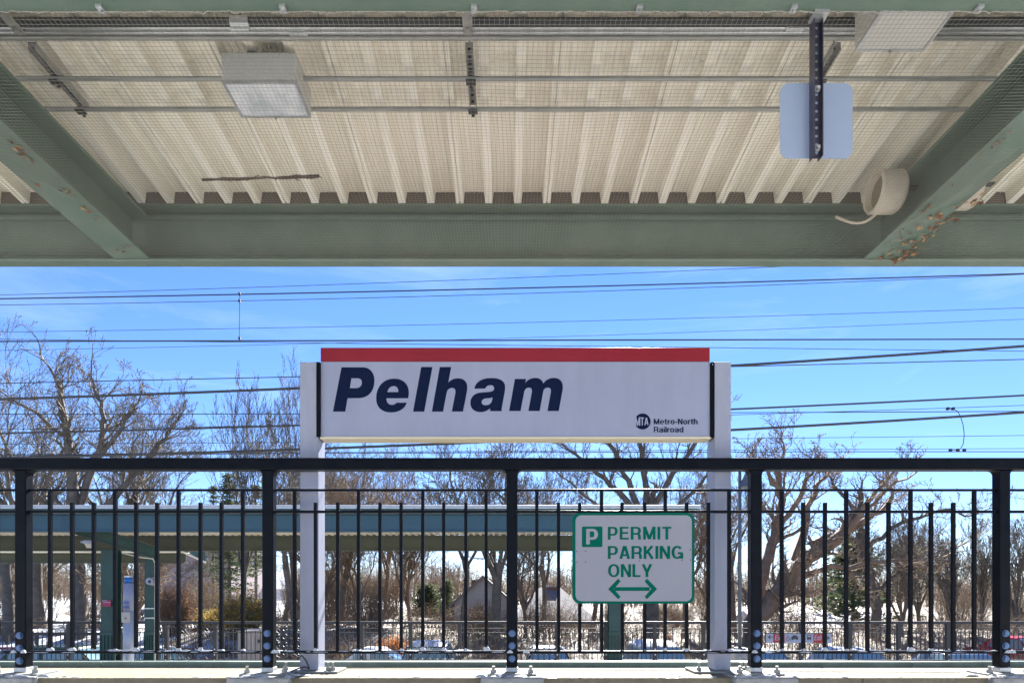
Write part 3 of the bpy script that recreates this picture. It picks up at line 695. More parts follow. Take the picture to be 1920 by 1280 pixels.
# lower wing at left
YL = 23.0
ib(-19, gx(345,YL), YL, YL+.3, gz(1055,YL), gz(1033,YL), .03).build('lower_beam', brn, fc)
b = MB(); b.prism([(YL-.1,gz(1033,YL)),(YL+.4,gz(1033,YL)),(YL+.4,gz(1036,YL)),(YL-.1,gz(1036,YL))], 'x', -19, gx(345,YL)); b.build('lower_trim', M['cream'], fc)
P0 = px(340,1033,22.5); P1 = px(386,1054,22.5)
MB().tube([P0, P1], .035, 6).build('brace', M['cream'], fc)
MB().add([tuple(px(352,1034,22.6)), tuple(px(385,1034,22.6)), tuple(px(386,1053,22.6)), tuple(px(352,1034,22.8)), tuple(px(385,1034,22.8)), tuple(px(386,1053,22.8))], [(0,1,2),(3,5,4),(0,3,4,1),(1,4,5,2),(2,5,3,0)]).build('end_gusset', M['teal'], fc)
# inclined arms
A0 = px(141,1000,18.25); A1 = px(290,1046,19.6)
b = MB(); d = (A1-A0).normalized()
for wdt, h0, h1 in ((.13,0,.03),(.02,.03,.32),(.13,.32,.35)):
    b.add([A0+Vector((0,-wdt,h0)),A0+Vector((0,wdt,h0)),A1+Vector((0,wdt,h0)),A1+Vector((0,-wdt,h0)),A0+Vector((0,-wdt,h1)),A0+Vector((0,wdt,h1)),A1+Vector((0,wdt,h1)),A1+Vector((0,-wdt,h1))],
          [(0,3,2,1),(4,5,6,7),(0,1,5,4),(1,2,6,5),(2,3,7,6),(3,0,4,7)])
b.build('arm', M['teal2'], fc)
def column(xa, xb, Y, ytop, m):
    x0, x1 = gx(xa,Y), gx(xb,Y); zt = gz(ytop,Y); b = MB(); d = .3
    b.box(x0,x1,Y,Y+.02,-2.05,zt); b.box(x0,x1,Y+d,Y+d+.02,-2.05,zt); b.box((x0+x1)/2-.012,(x0+x1)/2+.012,Y+.02,Y+d,-2.05,zt)
    c = b.build('column', m, fc)
    b = MB(); n = 4
    for i in range(n+1):
        xx = x0+(x1-x0)*i/n; b.box(xx-.008,xx+.008,Y-.035,Y-.002,-2.05,gz(1190,Y))
    b.box(x0-.01,x1+.01,Y-.04,Y-.003,gz(1190,Y),gz(1184,Y)); b.build('column_guard', m, fc)
column(189,216,19.4,1030,M['teal2']); column(271,289,19.6,1046,M['teal2']); column(1142,1166,19.0,1000,M['permit_g'] if False else M['teal2'])
for yy in (1140,1158): MB().box(gx(270,19.5),gx(294,19.5),19.50,19.56,gz(yy+1,19.5),gz(yy-1,19.5)).build('strap', M['galv'], fc)
MB().tube([px(230,1036,19.3),px(262,1044,19.3),px(287,1047,19.3),px(291,1056,19.3),px(291,1250,19.3)], .022, 6).build('conduit', M['pvc'], fc)
for i in (115,127):
    for j in (968,975,982,989): MB().cyl((gx(i,K),K-.012,gz(j,K)),(gx(i,K),K,gz(j,K)),.028,n=8).build('rivet', M['teal'], fc)
o = MB().box(XL,XR+.05,K-.16,21.4,q(951.3),q(947.5)).build('roof_snow', M['snow'], loc=(0,K,q(951)), bevel=.02)
tag(o, 'thin white layer of snow on the far canopy roof edge', 'snow', kind='stuff')
t = thing('dome_camera', 'white dome security camera under the far canopy arm', 'security camera', px(166,1023,18.6))
Yc = 18.6; c = px(167,1020,Yc)
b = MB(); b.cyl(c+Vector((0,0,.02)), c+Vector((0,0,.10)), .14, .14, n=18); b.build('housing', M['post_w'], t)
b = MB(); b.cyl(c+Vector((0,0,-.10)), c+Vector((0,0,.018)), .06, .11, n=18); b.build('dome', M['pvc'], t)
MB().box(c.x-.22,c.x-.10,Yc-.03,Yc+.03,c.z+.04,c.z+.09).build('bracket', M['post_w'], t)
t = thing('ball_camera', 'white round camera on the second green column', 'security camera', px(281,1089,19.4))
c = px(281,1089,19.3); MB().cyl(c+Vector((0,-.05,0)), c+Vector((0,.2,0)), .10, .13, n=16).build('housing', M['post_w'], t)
MB().cyl(c+Vector((.02,-.062,-.01)), c+Vector((.02,-.051,-.01)), .045, n=12).build('lens', M['dark'], t)
o = thing('red_notice', 'small dark red notice on the left green column', 'notice', px(199,1131,19.35))
MB().box(gx(191.5,19.35),gx(208,19.35),19.35,19.37,gz(1136.5,19.35),gz(1124.5,19.35)).build('plate', mat('maroon', (.30,.03,.08), .5), o)
MB().box(gx(191.5,19.35),gx(201,19.35),19.344,19.349,gz(1126,19.35),gz(1124.8,19.35)).build('text_line', M['sign_w'], o)
MB().box(gx(194,19.35),gx(207,19.35),19.344,19.349,gz(1129,19.35),gz(1127.8,19.35)).build('text_line', M['sign_w'], o)
# help point
YH = 17.2; t = thing('help_point', 'grey cylindrical Help Point pillar with a blue beacon', 'help point', px(241,1250,YH))
hx = gx(241,YH); hm = mat('help_grey', (.42,.45,.50), .4, .2)
MB().cyl((hx,YH,-2.05),(hx,YH,gz(1146,YH)),.125,n=24).build('pillar', hm, t, smooth=True)
MB().cyl((hx,YH,gz(1145.8,YH)),(hx,YH,gz(1093,YH)),.118,n=24).build('head', M['post_w'], t, smooth=True)
MB().cyl((hx,YH,gz(1092.8,YH)),(hx,YH,gz(1082,YH)),.095,n=20).build('beacon', mat('beacon_blue', (.02,.16,.45), .15), t, smooth=True)
MB().cyl((hx,YH,gz(1081.8,YH)),(hx,YH,gz(1079,YH)),.10,n=20).build('beacon_cap', M['galv'], t)
MB().box(hx-.10,hx+.09,YH-.150,YH-.05,gz(1166,YH),gz(1146.5,YH)).build('call_panel', M['pvc'], t, bevel=.01)
MB().cyl((hx+.01,YH-.156,gz(1158,YH)),(hx+.01,YH-.151,gz(1158,YH)),.022,n=12).build('button', M['red'], t)
bl = mat('blue_letters', (.03,.10,.40), .4)
text('lettering', 'Help', hx-.085, hx+.085, gz(1131,YH), .085, YH-.122, bl, t, w=.19)
text('lettering', 'Point', hx-.085, hx+.085, gz(1139.5,YH), .085, YH-.122, bl, t, w=.19)

# ---- far railing with ornamental panels
YR = 19.7; s = lambda x: gx(x, YR); q = lambda y: gz(y, YR)
fr = thing('platform_railing', 'long dark railing with scrollwork panels along the opposite platform', 'railing', (0, YR, -2.05))
fm = mat('railing_paint', (.030,.028,.028), .5)
MB().box(-20,20,YR-.04,YR+.04,q(1169),q(1164)).build('top_rail', fm, fr)
pitch = s(1045)-s(953.5)
p0 = s(38)
orn = {3:'arcs', 5:'waves', 8:'spirals', 10:'chain'}
b = MB(); pan = {}
for i in range(-3, 25):
    X = p0+i*pitch
    MB().box(X-.055,X+.055,YR-.055,YR+.055,-2.05,q(1169.2)).build('post', fm, fr)
    for z_ in (1216,1226,1236): MB().cyl((X,YR-.07,q(z_)),(X,YR-.056,q(z_)),.022,n=8).build('bolt', M['galv'], fr)
    xa, xb = X+.055, X+pitch-.055
    if i in orn: pan[i] = (xa, xb)
    else:
        b.box(xa,xb,YR-.012,YR+.012,q(1178),q(1176.6)); b.box(xa,xb,YR-.012,YR+.012,q(1186),q(1184.6)); b.box(xa,xb,YR-.015,YR+.015,q(1238),q(1235.5))
        n = 10
        for j in range(n):
            x = xa+(j+.5)*(xb-xa)/n; b.box(x-.010,x+.010,YR-.01,YR+.01,q(1235),q(1176.6) if j%3 == 0 else q(1182))
b.build('pickets', fm, fr)['kind'] = 'stuff'
def circ(mb, cx, cz, r, a0=0, a1=360, n=14, t=.011):
    mb.tube([(cx+r*math.cos(math.radians(a0+(a1-a0)*i/n)), YR, cz+r*math.sin(math.radians(a0+(a1-a0)*i/n))) for i in range(n+1)], t, 4)
def spiral(mb, cx, cz, r, turns=2.2, flip=1, n=30):
    mb.tube([(cx+flip*r*(1-.8*i/n)*math.cos(2*PI*turns*i/n), YR, cz+r*(1-.8*i/n)*math.sin(2*PI*turns*i/n)) for i in range(n+1)], .010, 4)
for i, (xa, xb) in pan.items():
    mb = MB(); W = xb-xa; zt, zb = q(1176), q(1236); kind = orn[i]
    mb.box(xa,xb,YR-.012,YR+.012,zt-.012,zt+.012); mb.box(xa,xb,YR-.012,YR+.012,zb-.012,zb+.012)
    nb = int(W/.1)
    for j in range(nb): mb.box(xa+(j+.5)*W/nb-.02,xa+(j+.5)*W/nb+.02,YR-.01,YR+.01,zt+.014,zt+.07)
    H = zt-zb
    if kind == 'arcs':
        for j in range(7): mb.box(xa+(j+.5)*W/7-.008,xa+(j+.5)*W/7+.008,YR-.008,YR+.008,zb,zt)
        for cx in (xa+W*.25, xa+W*.75):
            for r in (.13,.2,.27):
                mb.tube([(cx+r*math.cos(2*PI*k_/20), YR, (zt+zb)/2+.1*H+r*1.5*math.sin(2*PI*k_/20)) for k_ in range(21)], .009, 4)
        for j in range(5): circ(mb, xa+(j+.5)*W/5, zb+.13, .11)
    elif kind == 'waves':
        for lv in range(4):
            z0 = zb+H*(.12+lv*.25)
            mb.tube([(xa+W*k_/30, YR, z0+.06*math.sin(k_/30*2*PI*2.2)) for k_ in range(31)], .012, 4)
            for j in range(6): circ(mb, xa+(j+.5)*W/6, z0+.10, .07, 20, 330)
        for j in range(8): mb.box(xa+(j+.5)*W/8-.006,xa+(j+.5)*W/8+.006,YR-.008,YR+.008,zb,zt)
    elif kind == 'spirals':
        c = (xa+xb)/2
        for sg in (-1, 1):
            spiral(mb, c+sg*.16, zt-.28, .13, flip=sg); spiral(mb, c+sg*.48, zt-.20, .10, flip=-sg)
            for j in range(5):
                a = math.radians(20+j*17); mb.tube([(c+sg*.02,YR,zb+.20),(c+sg*.35*math.cos(a)+sg*.06,YR,zb+.2+.25*math.sin(a)),(c+sg*.62*math.cos(a)+sg*.03,YR,zb+.22+.55*math.sin(a))], .009, 4)
        for j in range(6): circ(mb, xa+(j+.5)*W/6, zb+.10, .09, 0, 360)
    else:
        for r_ in range(6):
            for j in range(8): circ(mb, xa+(j+.5)*W/8, zb+H*(r_+.5)/6, .095, 0, 360, 10, .0095)
    mb.build('scroll_panel', fm, fr)

# ---- exit sign on the far railing
YE = YR-.10; s = lambda x: gx(x, YE); q = lambda y: gz(y, YE)
t = thing('exit_sign', 'white and red Exit sign with arrows on the far railing', 'sign', (s(1497), YE, q(1205)))
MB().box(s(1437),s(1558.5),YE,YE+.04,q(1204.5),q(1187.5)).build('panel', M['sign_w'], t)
MB().box(s(1437),s(1558.5),YE-.006,YE+.045,q(1187.3),q(1185.5)).build('top_edge', M['dark'], t)
for xa, xb in ((1450,1471),(1525,1542)): MB().box(s(xa),s(xb),YE-.006,YE-.001,q(1204.3),q(1187.6)).build('red_field', mat('exit_red', (.33,.008,.008), .4), t)
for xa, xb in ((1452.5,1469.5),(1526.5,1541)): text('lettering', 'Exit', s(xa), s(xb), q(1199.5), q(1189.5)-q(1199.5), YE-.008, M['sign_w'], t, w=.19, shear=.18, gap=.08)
def arrow(xa, xb, yc, sg):
    mb = MB(); y = YE-.004
    def P2(pts): mb.add([(s(a),y,q(c)) for a, c in pts], [tuple(range(len(pts)))])
    P2([(xa,yc-.8),(xb,yc-.8),(xb,yc+.8),(xa,yc+.8)]); tip = xa if sg < 0 else xb
    y -= .0008; P2([(tip+sg*.8,yc),(tip-sg*3.5,yc-4),(tip-sg*4.6,yc-2.9),(tip-sg*1.5,yc)]); P2([(tip+sg*.8,yc),(tip-sg*1.5,yc),(tip-sg*4.6,yc+2.9),(tip-sg*3.5,yc+4)])
    mb.build('arrow', M['dark'], t)
arrow(1440.5,1448.5,1193.5,-1); arrow(1547,1555,1195,1)
def icon(pts_list):
    mb = MB(); y = YE-.004
    for i, pts in enumerate(pts_list): mb.add([(s(a),y-i*.0008,q(c)) for a, c in pts], [tuple(range(len(pts)))])
    return mb.build('pictogram', M['dark'], t)
icon([[(1485,1193),(1487,1190),(1493,1190),(1495,1193)],[(1483.5,1193),(1496.5,1193),(1496.5,1197.5),(1483.5,1197.5)],[(1484.5,1197.5),(1487,1197.5),(1487,1199),(1484.5,1199)],[(1493,1197.5),(1495.5,1197.5),(1495.5,1199),(1493,1199)]])
icon([[(1513,1189),(1521,1189),(1521,1197.5),(1513,1197.5)],[(1514,1197.5),(1516,1197.5),(1516,1199.5),(1514,1199.5)],[(1518.5,1197.5),(1520.5,1197.5),(1520.5,1199.5),(1518.5,1199.5)]])
mb = MB(); mb.add([(s(a),YE-.0052,q(c)) for a, c in ((1514,1190.3),(1520,1190.3),(1520,1193.5),(1514,1193.5))][::1], [(0,1,2,3)]); mb.build('pictogram', M['sign_w'], t)
mb = MB()   # wheelchair symbol
def tp(pts, w_=.018):
    for a, c in zip(pts, pts[1:]):
        ribbon(mb, [(s(a[0]),q(a[1])),(s(c[0]),q(c[1]))], w_, YE-.004-len(mb.f)*.0003, lambda u, v: (u, v))
tp([(1476.5,1191),(1477,1195),(1480.5,1195.5),(1482,1199)]); tp([(1477,1193),(1480,1193)])
tp([(1476,1194.5),(1474.2,1196.5),(1474.5,1199),(1477,1200.4),(1479.5,1199.2),(1480.2,1197)], .014)
tp([(1475.9,1189),(1477.1,1189)], .03)
mb.build('pictogram', M['dark'], t)
for xx in (1472,1484,1498,1511): MB().box(s(xx)-.003,s(xx)+.003,YE-.003,YE-.001,q(1204),q(1188)).build('divider', M['galv2'], t)

# ---- lamp post with a concrete foot
YT = 16.9; t = thing('lamp_post', 'dark platform lamp post with bell shaped head behind the right fence post', 'lamp post', px(1387,1250,YT))
lx = gx(1387,YT); pm_ = mat('lamp_grey', (.10,.12,.14), .5)
MB().cyl((lx,YT,gz(1218,YT)),(lx,YT,gz(884,YT)),.052,.042,n=10).build('pole', pm_, t, smooth=True)
MB().cyl((lx,YT,gz(1222,YT)),(lx,YT,gz(1213,YT)),.17,.14,n=12).build('flange', pm_, t)
MB().box(gx(1372,YT),gx(1403,YT),YT-.2,YT+.2,-2.05,gz(1222.5,YT)).build('foot', M['concrete2'], t, bevel=.02)
MB().tube([(lx,YT,gz(884,YT)),(lx+.03,YT,gz(878,YT)),(lx+.12,YT,gz(876,YT)),(lx+.2,YT,gz(884,YT))], .022, 8).build('arm', pm_, t)
b = MB(); b.cyl((lx+.2,YT,gz(905,YT)),(lx+.2,YT,gz(886,YT)),.18,.06,n=16); b.cyl((lx+.2,YT,gz(913,YT)),(lx+.2,YT,gz(905,YT)),.25,.18,n=16)
b.build('lamp_head', pm_, t)

#@@BACK
# ------------------------------------------------------------------ lower parking lot, snowy ground, far slope
def terrain():
    rs = np.random.RandomState(1)
    ys = np.concatenate([np.linspace(19.9, 60, 70), np.geomspace(62, 1500, 34)]); xs = np.concatenate([-np.geomspace(1500, 42, 26), np.linspace(-40, 40, 90), np.geomspace(42, 1500, 26)])
    X, Y = np.meshgrid(xs, ys)
    def sm(a, b, v): t = np.clip((v-a)/(b-a), 0, 1); return t*t*(3-2*t)
    Z = -3.5+1.5*sm(27, 36, Y)*(.55+.45*sm(2, -8, X))+.9*sm(40, 80, Y)+1.0*sm(100, 600, Y)
    Z += (.10*np.sin(X*.7+Y*.4)+.07*np.sin(X*1.9-Y*1.3)+.05*np.sin(X*3.1+Y*2.2))*sm(26, 30, Y)
    V = np.stack([X, Y, Z], -1).reshape(-1, 3); n = len(xs); m = len(ys)
    fs = [(j*n+i, j*n+i+1, (j+1)*n+i+1, (j+1)*n+i) for j in range(m-1) for i in range(n-1)]
    b = MB(); b.v = [tuple(v) for v in V]; b.f = fs; return b
gm = mat('snowy_ground', (.50,.53,.58), .8, col2=(.15,.118,.085), scale=.55, bump=.6, bscale=3)
gt = gm.node_tree; g_n = [n for n in gt.nodes if n.type == 'TEX_NOISE' and n.inputs['Scale'].default_value < 1][0]
g_r = [n for n in gt.nodes if n.type == 'MAP_RANGE'][0]
g_c = gt.nodes.new('ShaderNodeTexCoord'); g_s = gt.nodes.new('ShaderNodeSeparateXYZ'); g_m = gt.nodes.new('ShaderNodeMapRange'); g_a = gt.nodes.new('ShaderNodeMath')
g_m.inputs[1].default_value = -18; g_m.inputs[2].default_value = -6; g_m.inputs[3].default_value = -.07; g_m.inputs[4].default_value = .10
gt.links.new(g_c.outputs['Object'], g_s.inputs[0]); gt.links.new(g_s.outputs[0], g_m.inputs[0]); gt.links.new(g_n.outputs[0], g_a.inputs[0]); gt.links.new(g_m.outputs[0], g_a.inputs[1])
gt.links.new(g_a.outputs[0], g_r.inputs[0])
for nd in [g_r]:
    if nd.type == 'MAP_RANGE': nd.inputs[1].default_value = .43; nd.inputs[2].default_value = .52
struct(terrain().build('ground', gm, loc=(0,20,-3.5), smooth=True))
def hgt(x, y):
    def sm(a, b, v): t = min(1, max(0, (v-a)/(b-a))); return t*t*(3-2*t)
    return -3.5+1.5*sm(27, 36, y)*(.55+.45*(1-sm(-8, 2, x)))+.9*sm(40, 80, y)+1.0*sm(100, 600, y)

# ---- parked cars
def car(xpx, Y, H, Wd, L, col, label, snow=0., yaw=0, suv=False, z0=-3.5):
    pm_ = mat('car_paint', col, .25, .3)
    H += .10; snow *= .7; X = gx(xpx, Y); t = thing('parked_car', label, 'car', (0,0,0), 'cars parked beyond the far railing')
    hw_ = Wd/2; hl = L/2; zb = H*.60; zh = H*.56
    # lower body: loft of cross sections nose -> tail (nose faces -Y)
    st = [(-hl,.80,.30,.42),(-hl+.10,.92,.24,.50),(-hl+.55,.98,.20,.95*zh),(-hl+1.15,1.0,.20,zh*1.03),(hl*.35,1.0,.20,zb*1.02),(hl-.5,.99,.22,zb*1.03),(hl-.10,.93,.26,zb*.97),(hl,.84,.36,zb*.72)]
    if suv: st[-2] = (hl-.06,.96,.26,zb*1.05); st[-1] = (hl,.92,.36,zb*.98)
    ring = []
    for y, k_, a, c in st:
        w_ = hw_*k_; ring.append([(-w_*.93,y,a),(-w_,y,a+.12),(-w_,y,(a+c)/2+.08),(-w_*.93,y,c-.03),(-w_*.6,y,c),(w_*.6,y,c),(w_*.93,y,c-.03),(w_,y,(a+c)/2+.08),(w_,y,a+.12),(w_*.93,y,a)])
    n = 10; vs = [p for r in ring for p in r]; fs = [(i*n+j,i*n+(j+1)%n,(i+1)*n+(j+1)%n,(i+1)*n+j) for i in range(len(ring)-1) for j in range(n)]
    fs += [tuple(range(n-1,-1,-1)), tuple(range((len(ring)-1)*n, len(ring)*n))]
    fixn(MB().add(vs, fs).build('body', pm_, t, smooth=True, bevel=.02))
    # cabin
    a0, a1, a2, a3 = (-hl+1.25, -hl+2.0, hl-.75 if suv else hl-1.35, hl-.22 if suv else hl-.65)
    wb, wr = hw_*.90, hw_*.68
    cs = [(a0,wb,zb*.98,zb*.99),(a1,wr,zb,H-.02),((a1+a2)/2,wr*1.02,zb,H),(a2,wr,zb,H-.03),(a3,wb*.93,zb*.98,zb*1.0)]
    vs = []; 
    for y, w_, zl, zt in cs: vs += [(-wb,y,zl),(-w_,y,zt-.03),(-w_*.8,y,zt),(w_*.8,y,zt),(w_,y,zt-.03),(wb,y,zl)]
    fs = [(i*6+j,i*6+(j+1)%6,(i+1)*6+(j+1)%6,(i+1)*6+j) for i in range(4) for j in range(6)]+[(5,4,3,2,1,0),(24,25,26,27,28,29)]
    fixn(MB().add(vs, fs).build('cabin', pm_, t, bevel=.015))
    def glass(name, P, off):
        o_ = Vector(off); b = MB(); b.add([Vector(p)+o_ for p in P], [(0,1,2,3)])
        return b.build(name, M['glassblue'], t)
    e = .012; zt = H-.07
    def lerp(a, b, u): return a+(b-a)*u
    u0, u1 = .12, .90
    for (ya, yb_, nm, sg) in ((a0,a1,'windshield',-1),(a3,a2,'rear_window',1)):
        P = []
        for u, sx in ((u0,-1),(u0,1),(u1,1),(u1,-1)):
            w_ = lerp(wb, wr, u)*.92; P.append((sx*w_, lerp(ya,yb_,u), lerp(zb*.99, H-.03, u)))
        glass(nm, P, (0, sg*e*1.2, e))
    for sx in (-1, 1):
        for ya, yb_ in ((a1-.28, (a1+a2)/2-.04), ((a1+a2)/2+.04, a2+.05)):
            P = []
            for u, yy in ((.10,ya-.1 if ya < 0 else ya),(.10,yb_),(.86,yb_),(.86,ya+.12)): P.append((sx*(lerp(wb, wr, u)+.012), yy, lerp(zb, H-.03, u)))
            glass('side_window', P, (0,0,0))
        for yy in (-hl+.85, hl-.85):
            w_ = MB().cyl((sx*(hw_-.20),yy,.32),(sx*(hw_+.01),yy,.32),.32,n=20).build('tyre', M['tyre'], t)
            MB().cyl((sx*(hw_+.005),yy,.32),(sx*(hw_+.02),yy,.32),.20,n=12).build('rim', M['galv'], t)
        MB().box(sx*hw_*.72-.16,sx*hw_*.72+.16,-hl-.01,-hl+.14,.58,.72).build('headlight', M['post_w'], t)
        MB().box(sx*hw_*.78-.12,sx*hw_*.78+.12,hl-.12,hl+.01,zb*.72,zb*.88).build('tail_light', M['red'], t)
        MB().box(sx*(hw_+.06)-.08,sx*(hw_+.06)+.08,a0+.12,a0+.22,zb+.01,zb+.14).build('mirror', pm_, t, bevel=.02)
    t.location = (X, Y, z0); t.rotation_euler = (0, 0, math.radians(yaw))
    if snow:
        b = MB(); r2 = random.Random(int(xpx)); nx, ny = 9, 9; c, s_ = math.cos(math.radians(yaw)), math.sin(math.radians(yaw)); vs = []
        for j in range(ny):
            for i in range(nx):
                u = (i/(nx-1)-.5)*2; v = j/(ny-1); x = u*wr*1.03; y = lerp(a1-.05, a2+.05, v); ed = min(1, 4*min(1-abs(u), v, 1-v)+.0)
                z = H-.03+snow*(.25+.75*ed**.5)+r2.uniform(-.01,.01)-(.03 if ed < .05 else 0)-(snow*.2 if ed < .01 else 0)
                vs.append((X+x*c-y*s_, Y+x*s_+y*c, z0+z))
        b.add(vs, [(j*nx+i,j*nx+i+1,(j+1)*nx+i+1,(j+1)*nx+i) for j in range(ny-1) for i in range(nx-1)])
        tag(b.build('roof_snow', M['snow'], loc=(X,Y,z0+H), smooth=True), 'snow lying on the roof of the '+label, 'snow', kind='stuff')
    return t
car(808, 24.4, 1.60, 1.95, 4.5, (.012,.02,.05), 'dark navy off-road car seen from behind left of the middle', .16, 180, True)
car(1027, 24.6, 1.38, 1.80, 4.6, (.05,.08,.09), 'dark teal sedan just right of the middle fence post', .05, 0)
car(1232, 23.6, 1.56, 2.0, 4.7, (.55,.56,.57), 'white car with a thick cap of snow below the parking sign', .20, 0, True)
car(1424, 24.0, 1.34, 1.95, 4.7, (.15,.22,.30), 'blue-grey car behind the fence post right of the sign', .03, 0)
car(1598, 24.2, 1.38, 2.05, 4.7, (.50,.52,.55), 'silver car with snow dusted roof under the Exit sign end', .06, 4)
car(1800, 24.2, 1.25, 2.2, 4.7, (.70,.71,.72), 'white low car nearest the right edge of the fence', .05, -3)
car(277, 24.2, 1.42, 1.75, 4.3, (.10,.16,.20), 'small grey-blue car beside the help point pillar', .04, 0)
car(715, 26.5, 1.15, 1.9, 4.4, (.72,.73,.74), 'white snow covered car left of the navy one', .14, 90)
car(8, 24.2, 1.45, 1.9, 4.4, (.42,.02,.03), 'red car at the far left edge of the fence', .05, 0)
car(1916, 31, 1.35, 1.9, 4.4, (.50,.02,.05), 'red car at the far right edge beyond the others', .0, 20)
car(140, 24.0, 1.50, 2.0, 5.0, (.03,.06,.04), 'dark green vehicle low behind the railing at left', .0, 90, True)
# low dark guard rail in the lot, at left
t = thing('guard_rail', 'low dark double rail in the parking lot at left', 'guard rail', px(100,1240,27))
for yy in (1188, 1211): MB().box(gx(-120,27),gx(232,27),26.95,27.05,gz(yy+2.5,27),gz(yy-2.5,27)).build('rail', fm, t)
for xx in range(-100, 232, 55): MB().box(gx(xx,27)-.06,gx(xx,27)+.06,27.06,27.16,-3.5,gz(1186,27)).build('post', fm, t)

# ------------------------------------------------------------------ buildings
wallw = mat('white_siding', (.36,.36,.38), .7, var=.06, scale=1)
stucco = mat('pinkish_stucco', (.30,.245,.25), .8, var=.1, scale=1)
slate = mat('grey_roof_shingles', (.20,.19,.20), .85, var=.35, scale=6, stretch=(1,1,4))
brick = mat('chimney_brick', (.22,.13,.10), .9, var=.4, scale=8)
shut = mat('dark_shutter', (.05,.05,.06), .6); pane = mat('window_pane', (.07,.09,.12), .1, spec=.8)
yel = mat('yellow_siding', (.55,.40,.14), .7, var=.1, scale=2)
def window(p, x, z, w_, h, Y, shutters=False):
    MB().box(x-w_/2-.08,x+w_/2+.08,Y-.06,Y-.002,z-h/2-.08,z+h/2+.08).build('window', wallw, p)
    f = C.objects[-1] if False else None
    MB().box(x-w_/2,x+w_/2,Y-.075,Y-.062,z-h/2,z+h/2).build('pane', pane, p)
    MB().box(x-.025,x+.025,Y-.085,Y-.076,z-h/2,z+h/2).build('muntin', wallw, p); MB().box(x-w_/2,x+w_/2,Y-.093,Y-.086,z-.025,z+.025).build('muntin', wallw, p)
    if shutters:
        for sg in (-1, 1): MB().box(x+sg*(w_/2+.32)-.2,x+sg*(w_/2+.32)+.2,Y-.05,Y-.003,z-h/2-.04,z+h/2+.04).build('shutter', shut, p)
def house(name, label, x0, x1, Y, D, z0, ze, zr, wm, rm, wins, ridge='x', chim=(), shutters=False, snow=False):
    """box house with a gable roof; px rows/columns given at depth Y"""
    X0, X1 = gx(x0,Y), gx(x1,Y); Ze, Zr = gz(ze,Y), gz(zr,Y); t = thing(name, label, 'house' if 'house' in name else 'building', ((X0+X1)/2, Y, z0))
    MB().box(X0,X1,Y,Y+D,z0-.6,Ze).build('wall', wm, t)
    b = MB(); o_ = .35
    if ridge == 'x': b.prism([(Y-o_,Ze-.05),(Y+D/2,Zr),(Y+D+o_,Ze-.05),(Y+D+o_,Ze-.25),(Y-o_,Ze-.25)], 'x', X0-o_, X1+o_)
    elif ridge == 'y':
        b.prism([(X0,Ze),(X1,Ze),((X0+X1)/2,Zr-.12)], 'y', Y, Y+D); b.build('gable', wm, t); b = MB()
        c = (X0+X1)/2; b.prism([(X0-o_,Ze-.15),(c,Zr),(X1+o_,Ze-.15),(X1+o_,Ze-.33),(c,Zr-.18),(X0-o_,Ze-.33)], 'y', Y-o_, Y+D+o_)
    else:
        c0, c1 = X0+(X1-X0)*.35, X0+(X1-X0)*.65
        b.add([(X0-o_,Y-o_,Ze),(X1+o_,Y-o_,Ze),(X1+o_,Y+D+o_,Ze),(X0-o_,Y+D+o_,Ze),(c0,Y+D/2,Zr),(c1,Y+D/2,Zr)], [(0,1,5,4),(1,2,5),(2,3,4,5),(3,0,4),(3,2,1,0)])
    fixn(b.build('roof', rm, t))
    for cxp, ytop, ybot, wpx in chim:
        Yc_ = Y+D*.5; x = gx(cxp,Yc_); w_ = wpx/F*Yc_/2
        MB().box(x-w_,x+w_,Yc_-.4,Yc_+.4,gz(ybot,Yc_),gz(ytop,Yc_)).build('chimney', brick, t)
        MB().box(x-w_-.08,x+w_+.08,Yc_-.48,Yc_+.48,gz(ytop,Yc_)+.002,gz(ytop-2,Yc_)).build('chimney_cap', M['concrete2'], t)
    for wx, wy, ww, wh in wins: window(t, gx(wx,Y), gz(wy,Y), ww/F*Y, wh/F*Y, Y, shutters)
    return t
house('apartment_building', 'pale pinkish stucco apartment building behind the left bare bushes', 298, 432, 58, 9, -2, 1028, 1000, stucco, slate,
      [(366,1073,13,22),(340,1073,9,22),(398,1070,10,20),(366,1112,13,20),(340,1112,9,20),(398,1112,10,20),(419,1075,7,20),(419,1112,7,20)])
house('snowy_roof_house', 'low white house with a snow covered roof beside the yellow bush', 412, 500, 66, 9, -1.5, 1098, 1068, wallw, M['snow'], [(440,1112,8,12),(470,1112,8,12)], 'x', [(487,1092,1108,8)])
house('white_house', 'white gabled house with dark shutters left of the middle fence post', 852, 960, 44, 8, -2, 1130, 1078, wallw, slate,
      [(884,1190,13,26),(912,1190,13,26),(884,1145,11,16),(915,1145,11,16),(940,1190,10,26)], 'y', [(893,1088,1125,17)], True)
house('hip_roof_house', 'white house with a broad grey roof and brick chimney left of the parking sign', 968, 1110, 50, 9, -2, 1162, 1100, wallw, slate,
      [(1006,1184,12,18),(1034,1184,12,18),(1062,1186,12,18),(1088,1186,12,18)], 'hip', [(1036,1100,1118,18)])
house('white_house', 'white house glimpsed between trees below the parking sign', 1178, 1330, 62, 8, -2, 1165, 1148, wallw, slate, [(1200,1178,8,12),(1305,1196,16,20)], 'x')
house('yellow_house', 'yellow sided house with bluish snowy roof behind the Exit sign', 1440, 1585, 48, 8, -2.3, 1178, 1146, yel, M['snow'], [(1470,1207,9,14),(1500,1207,9,14),(1530,1207,9,14),(1560,1207,9,14)], 'x')
house('garden_house', 'low house with snow patched roof right of the yellow one', 1592, 1700, 54, 8, -2.2, 1176, 1150, stucco, M['snow'], [(1620,1196,9,12),(1650,1196,9,12)], 'x')
t = thing('garden_shed', 'beige slatted shed with a black latch behind the far railing', 'shed', px(470,1235,27))
